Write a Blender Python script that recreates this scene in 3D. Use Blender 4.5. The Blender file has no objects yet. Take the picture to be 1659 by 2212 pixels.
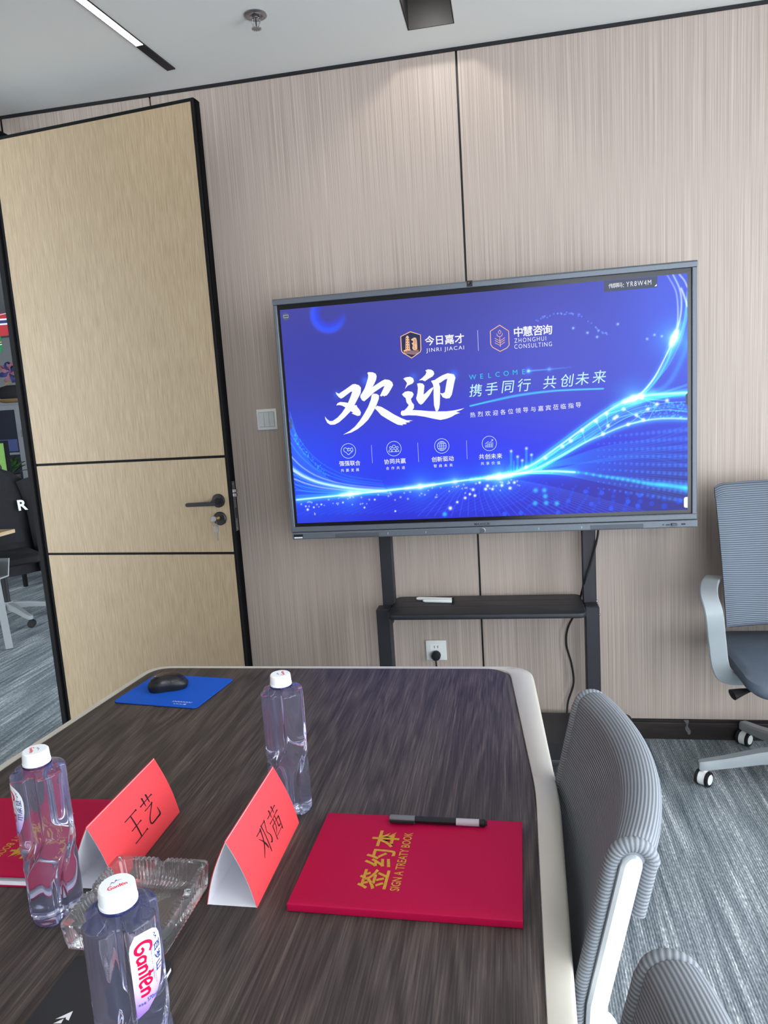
import bpy, bmesh, math, random
import numpy as np
from mathutils import Vector, Matrix

random.seed(7)
SC = bpy.context.scene
COL = SC.collection
PI = math.pi

# ------------------------------------------------------------------ camera
cd = bpy.data.cameras.new('camera')
cam = bpy.data.objects.new('camera', cd)
COL.objects.link(cam)
cam.location = (0.1467, -2.885, 1.4083)
cam.rotation_euler = (1.4216, 0.0636, 0.171)
cd.sensor_fit = 'VERTICAL'
cd.sensor_height = 36.0
cd.lens = 1548.5 / 2212 * 36.0
cd.clip_start = 0.02
SC.camera = cam

# ------------------------------------------------------------------ world, exposure, daylight
SC.view_settings.view_transform = 'Standard'
SC.view_settings.look = 'None'
SC.view_settings.exposure = 0.0
SC.view_settings.gamma = 1.0
SC.view_settings.use_curve_mapping = False
w = bpy.data.worlds.new('overcast_sky')
SC.world = w
w.use_nodes = True
w.node_tree.nodes['Background'].inputs[0].default_value = (0.84, 0.92, 1.0, 1)
w.node_tree.nodes['Background'].inputs[1].default_value = 9.6


def lamp(name, kind, loc, rot, energy, color=(1, 1, 1), **kw):
    d = bpy.data.lights.new(name, kind)
    d.energy = energy
    d.color = color
    for k, v in kw.items():
        setattr(d, k, v)
    o = bpy.data.objects.new(name, d)
    o.location = loc
    o.rotation_euler = rot
    COL.objects.link(o)
    return o


# windows behind the photographer and to the right look onto the sky: portals guide sampling, they add no light
po = lamp('window_portal', 'AREA', (2.66, -2.8, 1.30), (0, PI / 2, 0), 1.0, shape='RECTANGLE', size=2.36, size_y=3.4)
po.data.cycles.is_portal = True
po = lamp('window_portal', 'AREA', (1.45, -4.61, 1.30), (-PI / 2, 0, 0), 1.0, shape='RECTANGLE', size=2.2, size_y=2.3)
po.data.cycles.is_portal = True
# unseen area lamp added to light the office beyond the doorway
lamp('office_fill_lamp', 'AREA', (-4.6, 1.6, 2.66), (0, 0, 0), 4, (0.95, 0.97, 1.0), shape='RECTANGLE', size=1.2, size_y=2.4)
# presumed second strip light out of view, added to light the meeting room
lamp('unseen_strip_lamp', 'AREA', (1.3, -3.0, 2.66), (0, 0, 0), 14, (1.0, 0.97, 0.92), shape='RECTANGLE', size=0.05, size_y=2.4)


# ------------------------------------------------------------------ materials
def s2l(c):
    c = c / 255.0
    return c / 12.92 if c <= 0.04045 else ((c + 0.055) / 1.055) ** 2.4


def RGB(r, g, b):
    return (s2l(r), s2l(g), s2l(b), 1.0)


class NT:
    def __init__(self, name):
        self.m = bpy.data.materials.new(name)
        self.m.use_nodes = True
        self.t = self.m.node_tree
        self.b = self.t.nodes['Principled BSDF']

    def n(self, kind, **kw):
        x = self.t.nodes.new(kind)
        for k, v in kw.items():
            if k.startswith('i_'):
                x.inputs[int(k[2:]) if k[2:].isdigit() else k[2:]].default_value = v
            else:
                setattr(x, k, v)
        return x

    def l(self, a, ao, b, bi):
        self.t.links.new(a.outputs[ao], b.inputs[bi])

    def ramp(self, stops):
        r = self.t.nodes.new('ShaderNodeValToRGB')
        e = r.color_ramp.elements
        e[0].position, e[0].color = stops[0]
        e[1].position, e[1].color = stops[-1]
        for p, c in stops[1:-1]:
            q = e.new(p)
            q.color = c
        return r

    def coords(self, scale, rot=(0, 0, 0), space='Object'):
        tc = self.n('ShaderNodeTexCoord')
        mp = self.n('ShaderNodeMapping')
        mp.inputs['Scale'].default_value = scale
        mp.inputs['Rotation'].default_value = rot
        self.l(tc, space, mp, 'Vector')
        return mp

    def bump(self, node, out, strength, dist=0.001):
        b = self.n('ShaderNodeBump')
        b.inputs['Strength'].default_value = strength
        b.inputs['Distance'].default_value = dist
        self.l(node, out, b, 'Height')
        self.l(b, 'Normal', self.b, 'Normal')


def mat(name, col, rough=0.5, metal=0.0, spec=0.5, trans=0.0, ior=1.45, emit=None, estr=1.0, coat=0.0, mottle=0.0, mscale=30, alpha=1.0):
    k = NT(name)
    b = k.b
    b.inputs['Base Color'].default_value = col
    b.inputs['Roughness'].default_value = rough
    b.inputs['Metallic'].default_value = metal
    b.inputs['Specular IOR Level'].default_value = spec
    b.inputs['Transmission Weight'].default_value = trans
    b.inputs['IOR'].default_value = ior
    b.inputs['Coat Weight'].default_value = coat
    b.inputs['Alpha'].default_value = alpha
    if emit:
        b.inputs['Emission Color'].default_value = emit
        b.inputs['Emission Strength'].default_value = estr
    if mottle:
        mp = k.coords((mscale,) * 3)
        nz = k.n('ShaderNodeTexNoise', i_Scale=1.0, i_Detail=3.0)
        k.l(mp, 0, nz, 'Vector')
        lo = tuple(c * (1 - mottle) for c in col[:3]) + (1,)
        hi = tuple(min(1, c * (1 + mottle)) for c in col[:3]) + (1,)
        r = k.ramp([(0.3, lo), (0.7, hi)])
        k.l(nz, 'Fac', r, 'Fac')
        k.l(r, 'Color', b, 'Base Color')
    return k.m


def grain_mat(name, dark, mid, light, sx, sz, rough, bump=0.15, axis='z', big=0.35):
    """straight fine wood grain running along one axis"""
    k = NT(name)
    f = {'z': lambda a, b: (a, a, b), 'y': lambda a, b: (a, b, a)}[axis]
    m1 = k.coords(f(sx, sz))
    n1 = k.n('ShaderNodeTexNoise', i_Scale=1.0, i_Detail=4.0, i_Roughness=0.6)
    k.l(m1, 0, n1, 'Vector')
    m2 = k.coords(f(sx * 0.16, sz * 0.35))
    n2 = k.n('ShaderNodeTexNoise', i_Scale=1.0, i_Detail=2.0)
    k.l(m2, 0, n2, 'Vector')
    mx = k.n('ShaderNodeMix', data_type='FLOAT')
    mx.inputs[0].default_value = big
    k.l(n1, 'Fac', mx, 2)
    k.l(n2, 'Fac', mx, 3)
    r = k.ramp([(0.34, dark), (0.5, mid), (0.66, light)])
    k.l(mx, 0, r, 'Fac')
    k.l(r, 'Color', k.b, 'Base Color')
    k.b.inputs['Roughness'].default_value = rough
    k.b.inputs['Specular IOR Level'].default_value = 0.35
    k.bump(n1, 'Fac', bump, 0.0006)
    return k.m


M = {}
M['wall'] = grain_mat('wall_laminate', RGB(146, 131, 121), RGB(172, 157, 147), RGB(194, 181, 171), 640, 1.4, 0.5, 0.1, big=0.10)
M['door'] = grain_mat('door_oak', RGB(142, 123, 97), RGB(156, 137, 110), RGB(168, 150, 123), 420, 13.0, 0.5, 0.5, big=0.08)
M['black'] = mat('black_metal', RGB(24, 25, 29), 0.45, mottle=0.1)
M['deepblack'] = mat('deep_black_lining', RGB(9, 9, 11), 0.55, mottle=0.1)
M['blackframe'] = mat('black_door_frame', RGB(12, 12, 14), 0.7, spec=0.2, mottle=0.1)
M['ceiling'] = mat('ceiling_paint', RGB(224, 225, 221), 0.9, mottle=0.01, mscale=2)
M['paint'] = mat('white_paint', RGB(205, 203, 198), 0.9, mottle=0.02)
M['officewall'] = mat('grey_office_paint', RGB(128, 130, 132), 0.9, mottle=0.03)
M['baseboard'] = grain_mat('dark_baseboard', RGB(26, 22, 22), RGB(38, 32, 31), RGB(52, 44, 42), 6, 60, 0.5, 0.1)
M['standblack'] = mat('stand_powder_coat', RGB(34, 35, 41), 0.5, mottle=0.08, mscale=400)
M['tvgrey'] = mat('brushed_grey_aluminium', RGB(98, 104, 112), 0.45, metal=0.35, mottle=0.05, mscale=200)
M['tvglass'] = mat('black_bezel_glass', RGB(14, 14, 18), 0.2)
M['grille'] = mat('speaker_mesh', RGB(84, 88, 95), 0.6, metal=0.4, mottle=0.35, mscale=900)
M['white'] = mat('white_plastic', RGB(232, 234, 232), 0.35, mottle=0.01)
M['switch'] = mat('switch_plastic', RGB(222, 224, 220), 0.35, mottle=0.01)
M['switchkey'] = mat('switch_key_grey', RGB(200, 202, 202), 0.35, mottle=0.01)
M['chrome'] = mat('chrome', RGB(190, 190, 192), 0.18, metal=1.0)
M['steel'] = mat('brushed_steel', RGB(165, 165, 168), 0.35, metal=1.0, mottle=0.1, mscale=300)
M['brass'] = mat('brass', RGB(190, 160, 90), 0.3, metal=1.0)
M['led'] = mat('led_diffuser', (1, 1, 1, 1), 0.5, emit=(1.0, 0.96, 0.88, 1), estr=14.0)
M['rim'] = mat('ivory_table_rim', RGB(193, 187, 175), 0.38, mottle=0.015, mscale=12)
M['red'] = mat('red_cover_cloth', RGB(166, 0, 58), 0.62, spec=0.25, mottle=0.07, mscale=700)
M['gold'] = mat('gold_foil', RGB(206, 158, 52), 0.38, metal=0.45, mottle=0.12, mscale=300)
M['redpaper'] = mat('red_card_paper', RGB(243, 78, 84), 0.8, spec=0.2, mottle=0.03, mscale=400)
M['whitepaper'] = mat('white_card_paper', RGB(236, 234, 240), 0.85, spec=0.2, mottle=0.01)
M['ink'] = mat('black_ink', RGB(22, 16, 18), 0.6)
M['blue'] = mat('blue_mouse_mat', RGB(24, 86, 190), 0.7, spec=0.2, mottle=0.05, mscale=500)
M['rubber'] = mat('black_rubber', RGB(16, 16, 18), 0.6)
M['mouse'] = mat('mouse_black', RGB(26, 26, 28), 0.42, mottle=0.1, mscale=600)
M['mousegloss'] = mat('mouse_gloss_black', RGB(20, 20, 22), 0.25)
M['notebook'] = mat('matte_black_cover', RGB(34, 34, 38), 0.55, mottle=0.06, mscale=300)
M['offwhite'] = mat('printed_white', RGB(226, 226, 228), 0.6)
M['bluewhite'] = mat('printed_pale_blue', RGB(170, 190, 240), 0.6)
M['water'] = mat('water_in_tinted_plastic', (0.84, 0.86, 1.0, 1), 0.0, trans=1.0, ior=1.34)
M['shoulder'] = mat('blue_tinted_plastic', (0.42, 0.48, 0.92, 1), 0.03, trans=1.0, ior=1.3)
M['glass'] = mat('clear_crystal', (0.97, 0.98, 0.98, 1), 0.0, trans=1.0, ior=1.5)
M['cap'] = mat('white_cap_plastic', RGB(238, 242, 246), 0.4)
M['logored'] = mat('label_red', RGB(228, 0, 62), 0.4)
M['logoblue'] = mat('label_blue', RGB(28, 48, 130), 0.4)
M['frost'] = mat('frosted_pen_barrel', RGB(196, 190, 196), 0.35, trans=0.35, ior=1.3)
M['smoke'] = mat('smoky_pen_cap', RGB(120, 122, 128), 0.3, trans=0.3, ior=1.3)
M['chairframe'] = mat('chair_white_frame', RGB(226, 232, 236), 0.35, mottle=0.01)
M['chairgrey'] = mat('chair_grey_plastic', RGB(150, 157, 160), 0.45, mottle=0.02)
M['seat'] = mat('seat_grey_cloth', RGB(84, 93, 104), 0.6, spec=0.3, mottle=0.08, mscale=14)
M['tape'] = mat('clear_tape', RGB(230, 230, 235), 0.1, trans=0.9, ior=1.3)
M['deskwood'] = grain_mat('desk_pale_wood', RGB(150, 124, 92), RGB(176, 150, 116), RGB(190, 166, 132), 60, 3, 0.5, 0.1, 'y')
M['deskgrey'] = mat('desk_leg_grey', RGB(138, 142, 144), 0.5, mottle=0.02)
M['cabinet'] = mat('cabinet_grey_steel', RGB(120, 122, 126), 0.5, mottle=0.03)
M['cabglass'] = mat('cabinet_dark_glass', RGB(28, 32, 44), 0.15)
M['binder'] = mat('binder_blue', RGB(48, 62, 110), 0.5)
M['green'] = mat('lime_partition', RGB(110, 158, 70), 0.6, mottle=0.03)
M['leaf'] = mat('plant_leaf', RGB(52, 84, 44), 0.5, mottle=0.3, mscale=60)
M['pot'] = mat('dark_pot', RGB(40, 38, 38), 0.6)
M['jacket'] = mat('black_jacket_cloth', RGB(20, 20, 24), 0.85, mottle=0.25, mscale=40)
M['flagred'] = mat('flag_red', RGB(176, 40, 48), 0.7)
M['flagblue'] = mat('flag_blue', RGB(44, 50, 104), 0.7)
M['flaggreen'] = mat('flag_green', RGB(24, 120, 70), 0.7)
M['flagyellow'] = mat('flag_yellow', RGB(220, 190, 60), 0.7)
M['straw'] = mat('woven_straw', RGB(160, 132, 92), 0.8, mottle=0.2, mscale=200)
M['pink'] = mat('dusty_pink_cloth', RGB(150, 96, 110), 0.8, mottle=0.2, mscale=80)

def haze_lift(m, col, f):  # mixes pale diffuse into a clear material to lift its brightness
    t_ = m.node_tree
    b = t_.nodes['Principled BSDF']
    d = t_.nodes.new('ShaderNodeBsdfDiffuse')
    d.inputs[0].default_value = col
    x = t_.nodes.new('ShaderNodeMixShader')
    x.inputs[0].default_value = f
    t_.links.new(b.outputs[0], x.inputs[1])
    t_.links.new(d.outputs[0], x.inputs[2])
    t_.links.new(x.outputs[0], t_.nodes['Material Output'].inputs['Surface'])


k_m = M['water'].node_tree
tc_ = k_m.nodes.new('ShaderNodeTexCoord')
sx_ = k_m.nodes.new('ShaderNodeSeparateXYZ')
k_m.links.new(tc_.outputs['Object'], sx_.inputs[0])
mr_ = k_m.nodes.new('ShaderNodeMapRange')
mr_.inputs['From Max'].default_value = 0.24
k_m.links.new(sx_.outputs['Z'], mr_.inputs['Value'])
cr_ = k_m.nodes.new('ShaderNodeValToRGB')
e_ = cr_.color_ramp.elements
e_[0].position, e_[0].color = 0.02, (0.45, 0.52, 1.0, 1)
e_[1].position, e_[1].color = 0.885, (0.38, 0.45, 0.95, 1)
for p_ in (0.07, 0.855):
    q_ = e_.new(p_)
    q_.color = (0.86, 0.87, 1.0, 1)
k_m.links.new(mr_.outputs['Result'], cr_.inputs['Fac'])
k_m.links.new(cr_.outputs['Color'], k_m.nodes['Principled BSDF'].inputs['Base Color'])
haze_lift(M['water'], RGB(196, 200, 240), 0.045)  # slight plastic haze, also lifting the brightness of the bottles
haze_lift(M['glass'], RGB(232, 234, 238), 0.05)  # pale diffuse brightens the clear ashtray in place of window reflections


# interactive mesh cloth with horizontal ribs
def rib_mat(name, dark, light, pitch):
    """knitted ribs; the mesh carries the cloth's own length as the attribute 'cloth'"""
    k = NT(name)
    at = k.n('ShaderNodeAttribute', attribute_name='cloth')
    mu = k.n('ShaderNodeMath', operation='MULTIPLY')
    mu.inputs[1].default_value = 2 * PI / pitch
    k.l(at, 'Fac', mu, 0)
    si = k.n('ShaderNodeMath', operation='SINE')
    k.l(mu, 0, si, 0)
    mr = k.n('ShaderNodeMapRange')
    mr.inputs['From Min'].default_value = -1.0
    k.l(si, 0, mr, 'Value')
    r = k.ramp([(0.10, dark), (0.75, light)])
    k.l(mr, 'Result', r, 'Fac')
    k.l(r, 'Color', k.b, 'Base Color')
    k.b.inputs['Roughness'].default_value = 0.75
    k.b.inputs['Specular IOR Level'].default_value = 0.2
    k.bump(mr, 'Result', 0.5, 0.0012)
    return k.m


def cloth_attr(o, vals):
    a = o.data.attributes.new('cloth', 'FLOAT', 'POINT')
    a.data.foreach_set('value', np.array(vals, np.float32))


M['ribs'] = rib_mat('ribbed_mesh_cloth', RGB(106, 110, 116), RGB(138, 143, 149), 0.0046)
M['ribsdark'] = rib_mat('ribbed_mesh_cloth_slate', RGB(70, 78, 88), RGB(114, 122, 133), 0.0072)

# carpet: dark to pale streaks along the room plus fine ribs
k = NT('streaked_carpet')


def nz_(scale, detail, rough=0.5):
    mp = k.coords(scale)
    n = k.n('ShaderNodeTexNoise', i_Scale=1.0, i_Detail=detail, i_Roughness=rough)
    k.l(mp, 0, n, 'Vector')
    return n


def mixf(a, b, f):
    x = k.n('ShaderNodeMix', data_type='FLOAT')
    x.inputs[0].default_value = f
    k.l(a[0], a[1], x, 2)
    k.l(b[0], b[1], x, 3)
    return (x, 0)


st_ = nz_((46, 2.4, 1), 3.0, 0.6)      # streaks
bl_ = nz_((7, 1.3, 1), 2.0)            # broad patches
kn_ = nz_((230, 75, 1), 2.0)           # knots
f_ = mixf(mixf((st_, 'Fac'), (bl_, 'Fac'), 0.34), (kn_, 'Fac'), 0.30)
r = k.ramp([(0.38, RGB(96, 106, 112)), (0.49, RGB(142, 151, 156)), (0.55, RGB(170, 178, 182)), (0.62, RGB(234, 237, 238))])
k.l(f_[0], f_[1], r, 'Fac')
mw = k.coords((1, 1, 1))
wv = k.n('ShaderNodeTexWave', wave_type='BANDS', bands_direction='X')
wv.inputs['Scale'].default_value = 2 * PI / (0.0070 * 20)
wv.inputs['Distortion'].default_value = 1.6
wv.inputs['Detail'].default_value = 2.0
wv.inputs['Detail Scale'].default_value = 4.0
k.l(mw, 0, wv, 'Vector')
mul = k.n('ShaderNodeMix', data_type='RGBA', blend_type='MULTIPLY')
mul.inputs[0].default_value = 0.36
k.l(r, 'Color', mul, 6)
k.l(wv, 'Fac', mul, 7)
k.l(mul, 2, k.b, 'Base Color')
k.b.inputs['Roughness'].default_value = 0.95
k.b.inputs['Specular IOR Level'].default_value = 0.1
k.bump(wv, 'Fac', 0.5, 0.0015)
M['carpet'] = k.m

# dark walnut with cathedral figure, grain along the table
k = NT('dark_walnut')
m1 = k.coords((430, 9, 1))
n1 = k.n('ShaderNodeTexNoise', i_Scale=1.0, i_Detail=6.0, i_Roughness=0.65)
k.l(m1, 0, n1, 'Vector')
m2 = k.coords((9, 1.1, 1))
n2 = k.n('ShaderNodeTexNoise', i_Scale=1.0, i_Detail=3.0, i_Distortion=1.1)
k.l(m2, 0, n2, 'Vector')
sn = k.n('ShaderNodeMath', operation='MULTIPLY')
sn.inputs[1].default_value = 42.0
k.l(n2, 'Fac', sn, 0)
si = k.n('ShaderNodeMath', operation='SINE')
k.l(sn, 0, si, 0)
sc_ = k.n('ShaderNodeMath', operation='MULTIPLY_ADD')
sc_.inputs[1].default_value = 0.075
k.l(si, 0, sc_, 0)
k.l(n1, 'Fac', sc_, 2)
r = k.ramp([(0.30, RGB(46, 39, 37)), (0.46, RGB(62, 54, 51)), (0.60, RGB(78, 69, 65)), (0.76, RGB(104, 93, 86))])
k.l(sc_, 0, r, 'Fac')
k.l(r, 'Color', k.b, 'Base Color')
k.b.inputs['Roughness'].default_value = 0.5
k.b.inputs['Specular IOR Level'].default_value = 0.3
k.bump(sc_, 0, 0.12, 0.0005)
M['walnut'] = k.m

# label film: white fading to lilac at the lower tip
k = NT('bottle_label_film')
tc = k.n('ShaderNodeTexCoord')
sp = k.n('ShaderNodeSeparateXYZ')
k.l(tc, 'Object', sp, 0)
r = k.ramp([(0.0, RGB(150, 112, 214)), (0.45, RGB(214, 196, 244)), (0.75, RGB(240, 240, 246))])
mr = k.n('ShaderNodeMapRange')
mr.inputs['From Min'].default_value = 0.126
mr.inputs['From Max'].default_value = 0.188
k.l(sp, 'Z', mr, 'Value')
k.l(mr, 'Result', r, 'Fac')
k.l(r, 'Color', k.b, 'Base Color')
k.b.inputs['Roughness'].default_value = 0.4
M['label'] = k.m

# window pane: thin sheet, passes light and mirrors a little
k = NT('window_pane')
tr = k.n('ShaderNodeBsdfTransparent')
gl = k.n('ShaderNodeBsdfGlossy')
gl.inputs['Roughness'].default_value = 0.02
fr = k.n('ShaderNodeFresnel', i_IOR=1.45)
ms = k.n('ShaderNodeMixShader')
k.l(fr, 0, ms, 0)
k.l(tr, 0, ms, 1)
k.l(gl, 0, ms, 2)
k.l(ms, 0, k.t.nodes['Material Output'], 'Surface')
M['pane'] = k.m


# ------------------------------------------------------------------ mesh helpers
def catmull(pts, sub=6, closed=False):
    P = [np.array(p, float) for p in pts]
    n = len(P)
    if n < 3 and not closed:
        return [tuple(p) for p in P]
    out = []
    for i in range(n if closed else n - 1):
        if closed:
            a, b, c, d = P[(i - 1) % n], P[i], P[(i + 1) % n], P[(i + 2) % n]
        else:
            a, b, c, d = P[max(i - 1, 0)], P[i], P[i + 1], P[min(i + 2, n - 1)]
        for j in range(sub):
            t = j / sub
            out.append(tuple(0.5 * ((2 * b) + (c - a) * t + (2 * a - 5 * b + 4 * c - d) * t * t + (3 * b - a - 3 * c + d) * t ** 3)))
    if not closed:
        out.append(tuple(P[-1]))
    return out


class MB:
    def __init__(self):
        self.v = []
        self.f = []

    def add(self, v, f):
        o = len(self.v)
        self.v += [tuple(x) for x in v]
        self.f += [tuple(i + o for i in q) for q in f]
        return self

    def box(self, x0, x1, y0, y1, z0, z1):
        return self.add([(x0, y0, z0), (x1, y0, z0), (x1, y1, z0), (x0, y1, z0), (x0, y0, z1), (x1, y0, z1), (x1, y1, z1), (x0, y1, z1)],
                        [(0, 3, 2, 1), (4, 5, 6, 7), (0, 1, 5, 4), (1, 2, 6, 5), (2, 3, 7, 6), (3, 0, 4, 7)])

    def rings(self, R, closed=True, cap=True):
        n = len(R[0])
        v = [p for r_ in R for p in r_]
        f = []
        for i in range(len(R) - 1):
            for j in range(n if closed else n - 1):
                a, b = i * n + j, i * n + (j + 1) % n
                f.append((a, b, b + n, a + n))
        if cap:
            f.append(tuple(range(n - 1, -1, -1)))
            f.append(tuple(range((len(R) - 1) * n, len(R) * n)))
        return self.add(v, f)

    def tube(self, pts, r, n=10, smooth=0, cap=True, flat=None):
        if smooth:
            rr = r if isinstance(r, (list, tuple)) else None
            if rr:
                q = catmull([tuple(p) + (a,) for p, a in zip(pts, rr)], smooth)
                pts, r = [p[:3] for p in q], [p[3] for p in q]
            else:
                pts = catmull(pts, smooth)
        P = [Vector(p) for p in pts]
        rs = r if isinstance(r, (list, tuple)) else [r] * len(P)
        t0 = (P[1] - P[0]).normalized()
        up = Vector((0, 0, 1)) if abs(t0.z) < 0.9 else Vector((1, 0, 0))
        u = t0.cross(up).normalized()
        R = []
        for i, p in enumerate(P):
            t = ((P[min(i + 1, len(P) - 1)] - P[max(i - 1, 0)])).normalized()
            u = (u - t * u.dot(t)).normalized()
            w_ = t.cross(u)
            fu, fw = flat if flat else (1, 1)
            R.append([tuple(p + (u * math.cos(2 * PI * k_ / n) * fu + w_ * math.sin(2 * PI * k_ / n) * fw) * rs[i]) for k_ in range(n)])
        return self.rings(R, True, cap)

    def strap(self, pts, ww, tt, wdir, smooth=6):
        """flat band: width ww along wdir, thickness tt"""
        if smooth:
            pts = catmull(pts, smooth)
        P = [Vector(p) for p in pts]
        R = []
        n = len(P)
        for i, p in enumerate(P):
            t = (P[min(i + 1, n - 1)] - P[max(i - 1, 0)]).normalized()
            wd = Vector(wdir)
            wd = (wd - t * wd.dot(t)).normalized()
            nn = t.cross(wd)
            a = ww[i * (len(ww) - 1) // max(1, n - 1)] / 2 if isinstance(ww, (list, tuple)) else ww / 2
            b = tt / 2
            c = min(b, a) * 0.5
            R.append([tuple(p + wd * x + nn * y) for x, y in ((-a + c, -b), (a - c, -b), (a, -b + c), (a, b - c), (a - c, b), (-a + c, b), (-a, b - c), (-a, -b + c))])
        return self.rings(R)

    def lathe(self, prof, n=32, c=(0, 0, 0), axis='z', cap=True):
        R = []
        for r_, z in prof:
            ring = []
            for k_ in range(n):
                a = 2 * PI * k_ / n
                x, y = r_ * math.cos(a), r_ * math.sin(a)
                ring.append({'z': (c[0] + x, c[1] + y, c[2] + z), 'y': (c[0] + x, c[1] - z, c[2] + y), 'x': (c[0] + z, c[1] + x, c[2] + y)}[axis])
            R.append(ring)
        return self.rings(R, True, cap)

    def prism(self, poly, fn, d0, d1):
        """poly in 2-D, fn(a, b, d) gives the 3-D point"""
        return self.rings([[fn(a, b, d0) for a, b in poly], [fn(a, b, d1) for a, b in poly]])

    def xform(self, mtx):
        self.v = [tuple(mtx @ Vector(p)) for p in self.v]
        return self


def obj(name, mb, m, parent=None, smooth=False, bevel=None, sub=0, angle=40):
    me = bpy.data.meshes.new(name)
    me.from_pydata(mb.v, [], mb.f)
    bm = bmesh.new()
    bm.from_mesh(me)
    bmesh.ops.recalc_face_normals(bm, faces=bm.faces)
    if bevel:
        ed = [e for e in bm.edges if len(e.link_faces) == 2 and e.calc_face_angle(0) > 0.5]
        bmesh.ops.bevel(bm, geom=ed, offset=bevel[0], segments=bevel[1], affect='EDGES', profile=0.5, clamp_overlap=True)
    if smooth:
        for f_ in bm.faces:
            f_.smooth = True
        lim = math.radians(angle)
        for e in bm.edges:
            e.smooth = not (len(e.link_faces) == 2 and e.calc_face_angle(0) > lim)
    bm.to_mesh(me)
    bm.free()
    me.materials.append(m)
    o = bpy.data.objects.new(name, me)
    COL.objects.link(o)
    if parent:
        o.parent = parent
    return o


def tag(o, label, cat, group=None):
    o['label'] = label
    o['category'] = cat
    if group:
        o['group'] = group
    return o


def thing(name, label, cat, loc=(0, 0, 0), rz=0.0, group=None):
    o = bpy.data.objects.new(name, None)
    o.empty_display_size = 0.05
    COL.objects.link(o)
    o.location = loc
    o.rotation_euler = (0, 0, rz)
    return tag(o, label, cat, group)


def struct(o, label=None):
    o['kind'] = 'structure'
    if label:
        o['label'] = label
    return o


def dup(o, parent=None):
    c = o.copy()
    COL.objects.link(c)
    if parent:
        c.parent = parent
    for ch in list(o.children):
        dup(ch, c)
    return c


_tc = {}


def glyph(s, bold=0.0, space=1.0):
    """flat outline mesh of a string in the built-in font: (verts2d, faces)"""
    key = (s, bold, space)
    if key not in _tc:
        c = bpy.data.curves.new('t', 'FONT')
        c.body = s
        c.size = 1.0
        c.offset = bold
        c.space_character = space
        c.resolution_u = 3
        o = bpy.data.objects.new('t', c)
        COL.objects.link(o)
        dg = bpy.context.evaluated_depsgraph_get()
        me = bpy.data.meshes.new_from_object(o.evaluated_get(dg))
        v = np.array([(p.co.x, p.co.y) for p in me.vertices]) if len(me.vertices) else np.zeros((0, 2))
        f = [tuple(p.vertices) for p in me.polygons]
        bpy.data.objects.remove(o)
        bpy.data.curves.remove(c)
        bpy.data.meshes.remove(me)
        _tc[key] = (v, f)
    return _tc[key]


def hom(src, dst):
    A = []
    for (x, y), (u, v) in zip(src, dst):
        A.append([x, y, 1, 0, 0, 0, -u * x, -u * y, -u])
        A.append([0, 0, 0, x, y, 1, -v * x, -v * y, -v])
    h = np.linalg.svd(np.array(A, float))[2][-1].reshape(3, 3)

    def f(x, y):
        q = h @ np.array([x, y, 1.0])
        return q[0] / q[2], q[1] / q[2]
    return f


def flat_poly(mb, pts, fn):
    mb.add([fn(a, b) for a, b in pts], [tuple(range(len(pts)))])


def ribbon(mb, pts, ws, fn, smooth=5):
    if isinstance(ws, (int, float)):
        ws = [ws] * len(pts)
    if len(pts) == 2:
        (xa, ya), (xb, yb) = pts
        pts = [(xa + (xb - xa) * t_, ya + (yb - ya) * t_) for t_ in (0, .25, .5, .75, 1)]
        ws = [ws[0] + (ws[1] - ws[0]) * t_ for t_ in (0, .25, .5, .75, 1)]
        smooth = 0
    q = [tuple(p) + (w_,) for p, w_ in zip(pts, ws)]
    if smooth and len(q) > 2:
        q = catmull(q, smooth)
    L = []
    for i, (x, y, w_) in enumerate(q):
        a, b = q[max(i - 1, 0)], q[min(i + 1, len(q) - 1)]
        dx, dy = b[0] - a[0], b[1] - a[1]
        d = math.hypot(dx, dy) or 1
        L.append((x - dy / d * w_ / 2, y + dx / d * w_ / 2, x + dy / d * w_ / 2, y - dx / d * w_ / 2))
    v, f = [], []
    for i, l_ in enumerate(L):
        v += [fn(l_[0], l_[1]), fn(l_[2], l_[3])]
        if i:
            f.append((2 * i - 2, 2 * i - 1, 2 * i + 1, 2 * i))
    mb.add(v, f)


def put_text(mb, s, fn, cx, cy, h, bold=0.0, width=None, shear=0.0, space=1.0):
    """string centred on (cx, cy); h = cap height (latin) or body height (CJK) in the plane's units"""
    v, f = glyph(s, bold, space)
    if not len(v):
        return
    lo, hi = v.min(0), v.max(0)
    k_ = h / 0.69 if ord(s[0]) < 128 else h / 0.92
    mid = (lo + hi) / 2
    if ord(s[0]) < 128:
        mid[1] = 0.345
    kx = width / (hi[0] - lo[0]) if width else k_
    mb.add([fn(cx + (x - mid[0]) * kx + shear * (y - mid[1]) * k_, cy + (y - mid[1]) * k_) for x, y in v], f)


# ------------------------------------------------------------------ room shell
H = 2.69
LX = -1.848     # left wall plane
RXW = 2.65      # right wall plane
BY = -4.6       # wall behind the photographer

fl = MB()
fl.add([(-9, BY, 0), (RXW, BY, 0), (RXW, 0.0, 0), (-9, 0.0, 0)], [(0, 1, 2, 3)])
fl.add([(-9, 0.0, 0), (RXW, 0.0, 0), (RXW, 7, 0), (-9, 7, 0)], [(0, 1, 2, 3)])
struct(obj('floor', fl, M['carpet']), 'grey carpet with pale streaks and fine ribs')


def sheet(xs, ys, z, holes):
    mb = MB()
    for i in range(len(xs) - 1):
        for j in range(len(ys) - 1):
            cx, cy = (xs[i] + xs[i + 1]) / 2, (ys[j] + ys[j + 1]) / 2
            if any(a < cx < b and c < cy < d for a, b, c, d in holes):
                continue
            mb.add([(xs[i], ys[j], z), (xs[i], ys[j + 1], z), (xs[i + 1], ys[j + 1], z), (xs[i + 1], ys[j], z)], [(0, 1, 2, 3)])
    return mb


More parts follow.
